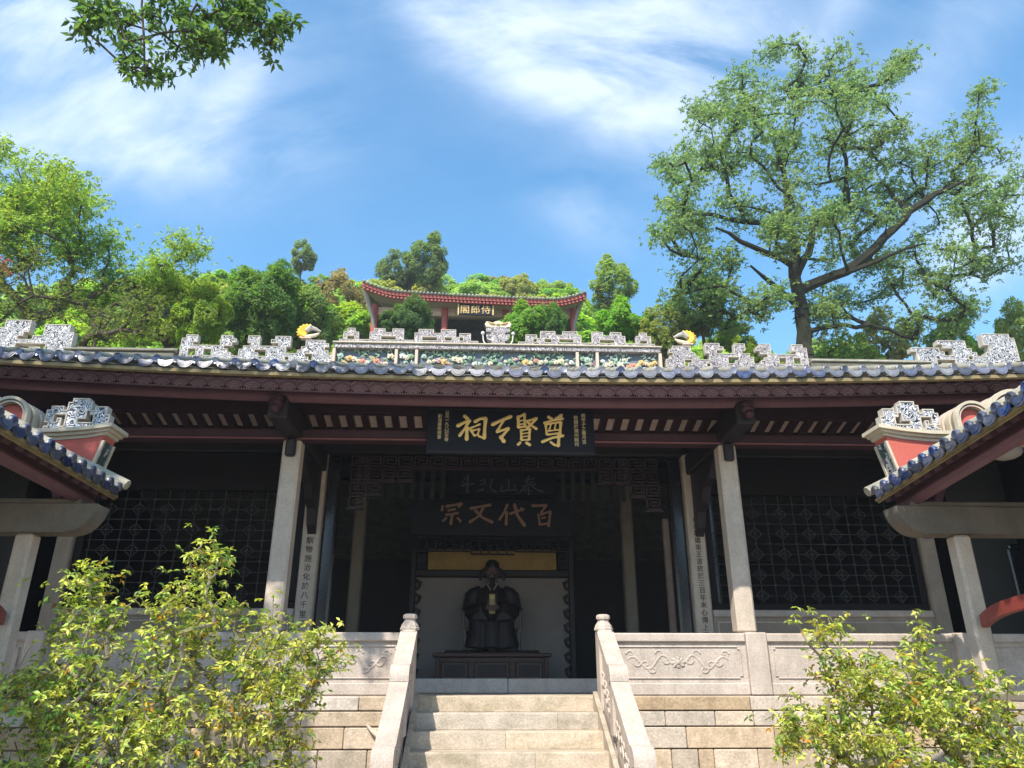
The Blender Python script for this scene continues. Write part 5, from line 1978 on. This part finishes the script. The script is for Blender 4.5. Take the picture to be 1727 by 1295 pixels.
def crown_variant(seed, clumps=26, per=250, leaf=.085, kind='round', gaps=.3):
    R = np.random.default_rng(seed)
    cs = []
    for i in range(clumps):
        for _ in range(30):
            v = in_ball(R, 1, .35)[0]
            if kind == 'tall':
                c = np.array([v[0] * .62 * (1 - .35 * max(0, v[2])), v[1] * .62 * (1 - .35 * max(0, v[2])), .5 + v[2] * .46])
            elif kind == 'flat':
                c = np.array([v[0] * .95, v[1] * .95, .62 + v[2] * .30 - .18 * (v[0] ** 2 + v[1] ** 2)])
            else:
                c = np.array([v[0] * .78, v[1] * .78, .52 + v[2] * .42])
            if all(np.linalg.norm((c - q) * np.array([1, 1, 1.6])) > .20 for q in cs):
                break
        cs.append(c)
    cs = np.array(cs)
    pts = []
    for c in cs:
        r = R.uniform(.10, .22)
        m = int(per * (r / .2) ** 2)
        v = in_ball(R, m, .5)
        v[:, 2] = v[:, 2] * .62 + .1 * (1 - v[:, 0] ** 2 - v[:, 1] ** 2)
        pts.append(c + v * r)
    A = ASPECT.get(kind, 1.7)
    pts = np.vstack(pts)
    pts[:, 2] *= A
    cs[:, 2] *= A
    out = pts - np.array([0, 0, .45 * A])
    lv = rosettes(pts, R, 5, leaf * .95, leaf * .46, -.15, .010, updir=out * .9)
    me = leaf_mesh('crown', *lv, LEAF)
    nodes = [((0, 0, -.45 * A), -1), ((0.01, 0, -.1 * A), 0), ((.02, .01, .12 * A), 1), ((0, .02, .3 * A), 2)]
    tg = list(cs) + [cs[i] + R.normal(0, .08, 3) for i in range(len(cs))]
    P, par, cnt, tips = grow(nodes, tg, .12, .2, .02, seed)
    rad = np.maximum(.004, .0085 * np.sqrt(cnt)); rad[:4] = [.06, .052, .045, .04]
    tm = branch_mb(P, par, rad, 5).mesh('trunk', BARK, (0, 0, 0), True)
    return me, tm


VAR = {
    'round_a': crown_variant(1, 34, 170, .088),
    'round_b': crown_variant(2, 44, 140, .075),
    'airy': crown_variant(3, 30, 90, .08),
    'tall': crown_variant(4, 34, 120, .085, 'tall'),
    'flat': crown_variant(6, 34, 130, .08, 'flat'),
    'dense': crown_variant(7, 60, 150, .07),
}
print('variant leaves', {k: len(v[0].polygons) // 2 for k, v in VAR.items()})


def tree(name, lab, x, y, ztop, w, var, col, group=None, rot=0.0, hfac=2.1, gz_=None, cat='tree'):
    g = hill(x, y) if gz_ is None else gz_
    H = max(.8, ztop - g)
    hc = min(H * .97, w * hfac)
    t = thing(name, lab, cat, (x, y, g), group)
    cm, tm = VAR[var]
    az = hc / ASPECT.get(var, 1.7)
    z0 = ztop - hc * .98
    cr = place('crown', cm, t, (x, y, z0), rot=(0, 0, rot), scale=(w, w, az), kind='stuff')
    colored(cr, tuple(v * 1.3 for v in col))
    place('trunk', tm, t, (x, y, z0), rot=(0, 0, rot), scale=(w, w, az))
    drop = z0 - .45 * hc
    if drop > g:
        MB().tube([(x, y, g - .2), (x + .03 * w, y, (g + drop) / 2), (x, y, drop + .1 * hc)], [.075 * w, .065 * w, .058 * w], 7).build('trunk_base', BARK, t, smooth=True)
    return t


G1, G2, G3, G4, G5, G6 = (.20, .30, .045), (.105, .195, .045), (.155, .23, .08), (.26, .32, .05), (.17, .18, .07), (.08, .145, .05)
tr = random.Random(8)
T = [
    ('tree', 'yellow-green tree hung with tan pods beside the dark tangled tree', -9.73, 20.0, 12.93, 1.25, 'airy', G4),
    ('tree', 'small yellow-green tree between the pod tree and the round green tree', -8.6, 19.5, 12.35, .95, 'round_a', G1),
    ('tree', 'round deep green tree behind the yellow dragon finial', -7.79, 22.0, 14.65, 1.65, 'dense', G2),
    ('tree', 'pale green tree at the side of the round deep green tree', -6.5, 23.0, 14.2, 1.3, 'round_b', G3),
    ('tree', 'brownish half-bare tree below the hilltop beside the pavilion', -7.98, 34.0, 21.4, 1.8, 'airy', (.24, .20, .11)),
    ('tree', 'lone grey-green tree standing on the far hilltop', -13.2, 45.0, 30.3, 1.35, 'tall', (.15, .21, .11)),
    ('tree', 'tall grey-green tree above the pavilion roof', -4.37, 44.0, 30.5, 2.1, 'tall', (.125, .19, .09)),
    ('tree', 'lower grey-green tree beside the tall one above the pavilion', -6.6, 45.0, 29.4, 1.7, 'round_b', (.125, .19, .09)),
    ('tree', 'feathery pale tree beyond the pavilion corner', 6.64, 36.0, 23.95, 1.85, 'tall', (.18, .26, .09)),
    ('bush', 'dark round bush in front of the pavilion steps', -3.4, 27.0, 16.15, 1.15, 'dense', G6),
    ('bush', 'small dark bush low in front of the pavilion', -4.2, 26.6, 15.35, .5, 'round_a', G6),
    ('bush', 'bright green bush in front of the pavilion column', 1.09, 27.0, 15.8, 1.55, 'round_a', (.13, .26, .05)),
    ('bush', 'dark green bush by the pavilion corner column', 2.35, 28.0, 16.5, .85, 'dense', G2),
    ('bush', 'vivid green rounded bush behind the crest fretwork', 4.86, 25.0, 15.1, 1.5, 'round_a', (.15, .29, .045)),
    ('bush', 'olive bush between the vivid bush and the spreading tree', 6.1, 24.2, 14.4, 1.15, 'round_b', (.22, .26, .08)),
    ('tree', 'mid green tree under the low limbs of the spreading tree', 7.52, 24.0, 15.8, 1.35, 'round_b', G3),
    ('bush', 'light green bush beyond the trunk of the spreading tree', 9.3, 26.0, 14.75, 1.3, 'round_a', G1),
    ('tree', 'thin yellowish half-bare tree beside the spreading tree', 15.41, 26.0, 15.5, 1.35, 'airy', (.28, .28, .12)),
    ('bush', 'dark bush under the drooping boughs of the spreading tree', 17.43, 25.0, 14.6, 1.3, 'round_a', (.14, .25, .06)),
    ('tree', 'pale yellow-green tree rising behind the end fretwork', 19.9, 24.0, 14.95, 1.7, 'flat', (.23, .29, .09)),
    ('bush', 'green bush at the foot of the spreading tree', 13.4, 25.0, 13.85, 1.5, 'round_b', (.19, .28, .06)),
]
for i, (nm, lab, x, y, zt, w, var, c) in enumerate(T):
    tree(nm, lab, x, y, zt, w, var, c, rot=i * 1.7, cat=nm)
# the rest of the wooded hill


def zone(x, y):
    q = x / y
    hi = 'high on' if y > 42 else 'midway up' if y > 30 else 'low on'
    for lim_, nm in ((-.62, 'behind the bright feathery tree'), (-.48, 'between the feathery and the round green tree'), (-.34, 'above the round deep green tree'), (-.21, 'by the half-bare brownish tree'),
                     (.13, 'behind the pavilion roof'), (.27, 'between pavilion and spreading tree'), (.45, 'near the trunk of the spreading tree')):
        if q < lim_:
            return hi + ' the slope ' + nm
    return hi + ' the slope beyond the spreading tree'


hc = 0
for j in range(10):
    y = 21 + j * 4.5
    nx = 16 + j
    for i in range(nx):
        x = -30 + 52 * (i + tr.uniform(.1, .9)) / nx
        yy = y + tr.uniform(-1.6, 1.6)
        if -6.3 < x < 4.5 and yy < 38.2:
            if not (yy < 24.5):
                continue
        if x > 7.5 and yy < 27:
            continue
        g = hill(x, yy)
        w = tr.uniform(1.6, 2.9)
        h = tr.uniform(2.0, 3.6) if yy > 25 else tr.uniform(1.6, 2.4)
        if -8 < x < 6.5 and yy < 25:
            h = min(h, 1.7)
        # keep the skyline where the photograph has it
        lim = 1.6 + yy * (.588 - .10 * sstep(.10, .36, x / yy))
        zt = min(g + h, lim - tr.uniform(0, 1.3))
        if zt < g + .9:
            continue
        var = tr.choice(list(VAR))
        c = tr.choice([G1, G2, G3, G5, (.14, .21, .075), (.18, .25, .06), (.125, .19, .085)])
        q = tr.uniform(1.15, 1.7)
        kind = {G1: 'yellow-green', G5: 'olive-brown', G2: 'deep green'}.get(c, 'mid green')
        tree('hill_tree', kind + ' tree ' + zone(x, yy), x, yy, zt, w, var, tuple(v * q for v in c), 'trees on the wooded hillside', rot=tr.uniform(0, 6), hfac=1.7)
        hc += 1
print('hill trees', hc)


# ---- the two trees at the upper left: a bright feathery one and a dark tangled one before it
def clump_tree(name, lab, base, ells, ydepth, seed, step, per, nleaf, ll, lw, spread, col, bark, droop, rtip=.012, rmax=.16, n_t=9, limb=None, zoff=0.0):
    R = np.random.default_rng(seed)
    nodes = [(base, -1)]
    tg = []
    for (x, z, a, b) in ells:
        z -= zoff
        dy = R.uniform(-ydepth, ydepth)
        for k in range(int(n_t * (.5 + a * b))):
            v = in_ball(R, 1, .2)[0]
            tg.append((x + v[0] * a, base[1] + dy + v[1] * a, z + v[2] * b))
    if limb:
        for q in limb:
            nodes.append((q, len(nodes) - 1))
    P, par, cnt, tips = grow(nodes, tg, step, .2, .05, seed)
    rad = np.clip(rtip * np.sqrt(cnt), rtip * .8, rmax)
    t = thing(name, lab, 'tree', base)
    branch_mb(P, par, rad, 6).build('trunk', bark, t, smooth=True)
    TP = P[tips]
    C = np.repeat(TP, per, 0) + R.normal(0, 1, (len(TP) * per, 3)) * np.array([spread, spread, spread * .55])
    lv = rosettes(C, R, nleaf, ll, lw, droop, .03)
    cr = place('crown', leaf_mesh('crown', *lv, LEAF), t, (0, 0, 0), kind='stuff')
    colored(cr, col)
    print(name, len(lv[0]))
    return t, P, tips


T1 = [(-14.12, 15.97, 1.05, .87), (-13.05, 15.13, 1.22, .96), (-14.16, 14.68, 1.03, 1.05), (-12.27, 14.73, .87, .84), (-13.07, 13.67, 1.36, .81), (-11.54, 13.71, .68, .71), (-13.94, 13.05, .84, .89), (-10.41, 13.13, .85, .55), (-9.36, 12.96, .68, .4), (-8.93, 13.47, .31, .28), (-11.84, 12.7, 1.01, .69), (-11.0, 13.3, .7, .4), (-9.9, 13.05, .6, .4), (-14.87, 16.16, .7, .66), (-15.6, 15.2, 1.0, 1.2), (-16.2, 14, 1.0, 1.2)]
clump_tree('feathery_tree', 'bright yellow-green feathery tree at the upper hillside with long side sprays', (-13.2, 19.0, hill(-13.2, 19)), T1, 1.2, 21, .4, 30, 7, .12, .045, .28, (.26, .38, .085), BARK, .35, n_t=13, zoff=.45, limb=[(-13.3, 19, 8), (-13.1, 19, 11)])
T2 = [(-12.19, 11.26, 1.06, .88), (-10.79, 11.11, 1.07, .79), (-9.62, 10.61, .76, .69), (-12.39, 10.21, .74, .68), (-11.02, 10.07, .89, .59), (-9.94, 9.92, .75, .5), (-13.4, 10.6, .8, .9), (-9.0, 10.0, .5, .4)]
clump_tree('tangled_tree', 'dark tangled tree with crooked bare limbs below the bright feathery tree', (-11.3, 17.5, hill(-11.3, 17.5)), T2, .7, 22, .35, 16, 6, .11, .045, .27, (.14, .18, .06), BARK, .3, rtip=.018, rmax=.14, n_t=8, limb=[(-11.5, 17.4, 6), (-11.8, 17.4, 8.6)])
# magenta blossom at its edge
fb_ = np.random.default_rng(4)
C = np.array([-13.2, 17.3, 11.5]) + fb_.normal(0, 1, (60, 3)) * np.array([.22, .15, .2])
lv = rosettes(C, fb_, 5, .08, .06, .1, .02)
bo = thing('blossom_spray', 'spray of magenta blossom at the edge of the dark tangled tree', 'blossom', (-13.2, 17.3, 11.2))
colored(place('petals', leaf_mesh('petals', *lv, LEAF), bo, (0, 0, 0), kind='stuff'), (.34, .08, .16))
MB().tube([(-13.6, 17.4, 10.4), (-13.4, 17.35, 11.0), (-13.2, 17.3, 11.5)], [.03, .02, .008], 6).build('stem', BARK, bo, smooth=True)

# ---- shade tree on the near left: most of it outside the picture, one bough hangs into the sky
R = np.random.default_rng(33)
tg = []
# the bough seen at the top of the picture
VIS = [(-3.84, 5.0, 7.11, 0.16, 0.14), (-3.91, 5.0, 7.0, 0.06, 0.07), (-3.56, 5.0, 6.95, 0.13, 0.17), (-3.44, 5.0, 6.62, 0.12, 0.13), (-3.23, 5.0, 6.45, 0.08, 0.1), (-3.19, 5.0, 7.02, 0.23, 0.28), (-2.9, 5.0, 6.89, 0.22, 0.27), (-2.81, 5.0, 6.67, 0.13, 0.09), (-2.61, 5.0, 7.04, 0.15, 0.21), (-2.74, 5.0, 7.3, 0.31, 0.15), (-2.46, 5.0, 7.12, 0.13, 0.22), (-2.31, 5.0, 6.92, 0.1, 0.1), (-2.2, 5.0, 7.06, 0.08, 0.16)]
for (x, y, z, a, b) in VIS:
    for k in range(int(4 + 170 * a * b)):
        v = in_ball(R, 1, .1)[0]
        tg.append((x + v[0] * a, y + v[1] * a * 1.5, z + v[2] * b))
fw_ = Vector((math.sin(math.radians(2.2)) * math.cos(math.radians(21.9)), math.cos(math.radians(2.2)) * math.cos(math.radians(21.9)), math.sin(math.radians(21.9))))
rt_ = Vector((math.cos(math.radians(2.2)), -math.sin(math.radians(2.2)), 0)); up_ = rt_.cross(fw_)
for k in range(680):
    v = in_ball(R, 1, .3)[0]
    p = Vector((-7.0 + v[0] * 2.1, 3.1 + v[1] * 2.4, 9.2 + v[2] * 1.8))
    d = p - CAM_LOC
    if d.dot(fw_) > 0 and d.dot(up_) / d.dot(fw_) < .60 and d.dot(rt_) / d.dot(fw_) > -.80:
        continue
    tg.append(tuple(p))
shade = thing('overhanging_tree', 'leafy bough of a near tree hanging into the top of the sky', 'tree', (-8.6, 1.0, GZ))
nodes = [((-8.6, 1.0, GZ), -1), ((-8.5, 1.1, 2), 0), ((-8.3, 1.4, 4), 1), ((-7.9, 1.8, 6), 2), ((-7.3, 2.6, 7.6), 3), ((-6.4, 3.4, 8.6), 4), ((-5.2, 4.0, 9.0), 5), ((-4.2, 4.4, 8.7), 6), ((-3.5, 4.7, 8.1), 7)]
P, par, cnt, tips = grow(nodes, tg, .3, .12, .03, 9)
rad = np.clip(.0062 * np.sqrt(cnt), .004, .2)
for i in range(len(P)):
    if P[i][0] > -4.6 and P[i][1] > 3.9:
        rad[i] = min(rad[i], .010)
for i, r in enumerate((.24, .22, .2, .18, .14, .10, .03, .014, .010)):
    rad[i] = r
branch_mb(P, par, rad, 6).build('trunk', BARK, shade, smooth=True)
TP = P[tips]
C = np.repeat(TP, 5, 0) + R.normal(0, .06, (len(TP) * 5, 3))
lv = rosettes(C, R, 6, .085, .034, .6, .012)
colored(place('crown', leaf_mesh('crown', *lv, LEAF), shade, (0, 0, 0), kind='stuff'), (.11, .185, .065))
print('shade leaves', len(lv[0]))


# ---- the two flowering shrubs in front of the terrace
def shrub(lab, base, ells, seed, n_stem, col, n_leaf_obj=260):
    R = np.random.default_rng(seed)
    bx, by, bz = base
    nodes = [((bx, by, bz), -1)]
    for k in range(n_stem):
        a = R.uniform(0, 2 * PI); r = R.uniform(.05, .3)
        x, y = bx + r * math.cos(a) * 1.6, by + r * math.sin(a) * .8
        nodes.append(((x, y, bz), 0))
        q = len(nodes) - 1
        lx = R.normal(0, .28); ly = R.normal(0, .15)
        for h in (.25, .5, .8):
            nodes.append(((x + lx * h * 2 + R.normal(0, .03), y + ly * h + R.normal(0, .03), bz + h), q)); q = len(nodes) - 1
    tg = []
    for (x, z, a, b, n) in ells:
        for k in range(n):
            v = in_ball(R, 1, .1)[0]
            tg.append((x + v[0] * a, by + R.uniform(-.55, .55) * min(1, a * 1.6), z + v[2] * b))
            tg.append((x + v[0] * a * .9 + R.normal(0, .08), by + R.uniform(-.5, .5) * min(1, a * 1.6), z + v[2] * b * .9 + R.normal(0, .06)))
    P, par, cnt, tips = grow(nodes, tg, .11, .16, .0, seed)
    rad = np.clip(.0030 * np.sqrt(cnt), .0036, .024)
    t = thing('shrub', lab, 'shrub', (bx, by, bz), 'yellow-green shrubs before the terrace')
    branch_mb(P, par, rad, 5).build('stems', TWIG, t, smooth=True)
    TP = P[tips]
    par_ = np.array([P[par[i]] for i in tips])
    up = (TP - par_); up /= np.linalg.norm(up, axis=1, keepdims=True) + 1e-9
    keep = R.uniform(0, 1, len(TP)) > .07          # some bare twig ends
    C = TP[keep]; U = up[keep]
    C2 = np.vstack([C, C + R.normal(0, .045, C.shape), C - U * .05 + R.normal(0, .012, C.shape), C - U * .10 + R.normal(0, .03, C.shape), C + R.normal(0, .06, C.shape)])
    U2 = np.vstack([U] * 5)
    pos, d, nr, ln, wd = rosettes(C2, R, 5, .043, .019, .25, .005, updir=U2 * .7)
    # tones: most yellow-green, some lemon, some deep green, few amber
    n = len(pos)
    tone = R.choice(4, n // 5, p=[.47, .30, .20, .03]).repeat(5)
    cols = [col, (.58, .58, .13), (.17, .29, .06), (.50, .30, .04)]
    for k, c in enumerate(cols):
        s = tone == k
        me = leaf_mesh('foliage', pos[s], d[s], nr[s], ln[s], wd[s], LEAFB)
        colored(place('foliage', me, t, (0, 0, 0), kind='stuff'), c)
    # the largest leaves nearest the viewer are pieces of their own
    lm = []
    for q in range(3):
        m = bpy.data.meshes.new('leaf')
        w = (.22, .26, .19)[q]
        vs = [(0, 0, 0), (w * .8, .3, .06), (w, .5, .08), (w * .6, .78, .03), (0, 1, -.10), (-w * .6, .78, .03), (-w, .5, .08), (-w * .8, .3, .06), (0, .35, 0), (0, .7, -.02)]
        m.from_pydata(vs, [], [(0, 1, 8), (1, 2, 9, 8), (2, 3, 9), (3, 4, 9), (4, 5, 9), (5, 6, 9), (6, 7, 8, 9), (7, 0, 8)])
        m.materials.append(LEAFB)
        lm.append(m)
    order = np.argsort(C[:, 1] + R.normal(0, .12, len(C)))
    cnt_ = 0
    for i in order:
        if cnt_ >= n_leaf_obj:
            break
        ax = Vector(U[i])
        for k in range(4):
            a = k * PI / 2 + R.uniform(-.3, .3)
            dv = (Vector((math.cos(a), math.sin(a), R.uniform(-.25, .5))) + ax * .3).normalized()
            up3 = (ax * .6 + Vector((0, 0, .6)) + Vector(R.normal(0, .2, 3))).normalized()
            sx = dv.cross(up3).normalized(); uz = sx.cross(dv)
            mat3 = Matrix((sx, dv, uz)).transposed()
            L_ = R.uniform(.040, .060)
            o = place('leaf', lm[int(R.integers(3))], t, tuple(Vector(C[i]) + Vector(R.normal(0, .008, 3))), rot=mat3.to_euler(), scale=(L_, L_, L_))
            c = cols[int(R.choice(4, p=[.5, .32, .15, .03]))]
            f = R.uniform(.8, 1.25)
            colored(o, tuple(v * f for v in c))
            cnt_ += 1
    print('shrub leaves', n)
    return t


COLS = (.41, .48, .10)
shrub('large yellow-green shrub before the stone railing and the shaded gallery post', (-2.45, 5.0, .05),
      [(-2.55, 1.55, .75, .40, 95), (-1.75, 1.65, .45, .35, 55), (-3.05, 1.5, .40, .45, 50), (-2.2, 2.0, .42, .25, 40), (-1.45, 1.75, .25, .22, 26), (-2.85, 2.05, .25, .20, 20), (-2.12, 2.32, .16, .18, 12), (-2.4, 1.15, .8, .3, 70), (-1.65, 1.25, .35, .3, 35), (-2.95, 1.05, .5, .3, 40), (-2.9, 2.25, .10, .10, 5), (-2.4, .8, .9, .3, 40)],
      41, 11, COLS)
shrub('smaller yellow-green shrub with tall sprigs before the sunlit block wall', (2.15, 5.0, .05),
      [(2.1, 1.45, .42, .25, 55), (2.6, 1.40, .42, .28, 50), (1.75, 1.3, .28, .25, 28), (2.9, 1.3, .3, .3, 30), (2.35, 1.65, .35, .14, 26), (1.86, 1.93, .09, .07, 7), (2.53, 1.86, .07, .06, 5), (1.95, 1.72, .12, .10, 6), (2.3, 1.1, .6, .25, 60), (1.55, 1.35, .12, .12, 7), (2.85, 1.05, .35, .3, 30), (2.3, .8, .7, .3, 35), (2.9, 1.62, .15, .1, 5)],
      42, 9, COLS)
# blades of a bright leafy plant low at the corner
bl = thing('blade_plant', 'bright green plant with long blades under the larger shrub', 'plant', (-2.75, 4.3, .05))
R = np.random.default_rng(6)
bmesh_ = bpy.data.meshes.new('blade')
bmesh_.from_pydata([(-.03, 0, 0), (.03, 0, 0), (.045, .35, .03), (.03, .75, -.02), (0, 1, -.12), (-.03, .75, -.02), (-.045, .35, .03), (0, .35, 0), (0, .75, -.05)], [], [(0, 1, 2, 7), (0, 7, 6), (7, 2, 3, 8), (6, 7, 8, 5), (8, 3, 4), (5, 8, 4)])
bmesh_.materials.append(LEAFB)
for k in range(70):
    a = R.uniform(0, 2 * PI)
    el = R.uniform(.9, 1.45)
    L_ = R.uniform(.9, 1.34)
    o = place('blade', bmesh_, bl, (-2.75 + R.normal(0, .16), 4.3 + R.normal(0, .1), .05), rot=(el, R.uniform(-.3, .3), a), scale=(L_ * .75, L_, L_))
    colored(o, (.10 * R.uniform(.8, 1.3), .26 * R.uniform(.8, 1.2), .03))

# ------------------------------------------------------------------ thin summer haze over the whole place
hz = MB().box(-320, 320, -320, 620, -2.2, 60).build('haze', None)
hm = bpy.data.materials.new('thin_haze'); hm.use_nodes = True
hm.node_tree.nodes.clear()
_o = hm.node_tree.nodes.new('ShaderNodeOutputMaterial')
_v = hm.node_tree.nodes.new('ShaderNodeVolumePrincipled')
_v.inputs['Color'].default_value = (.86, .93, 1.0, 1)
_v.inputs['Density'].default_value = 0.0010
_v.inputs['Anisotropy'].default_value = 0.0
hm.node_tree.links.new(_v.outputs[0], _o.inputs['Volume'])
hz.data.materials.clear(); hz.data.materials.append(hm)
hz['kind'] = 'stuff'
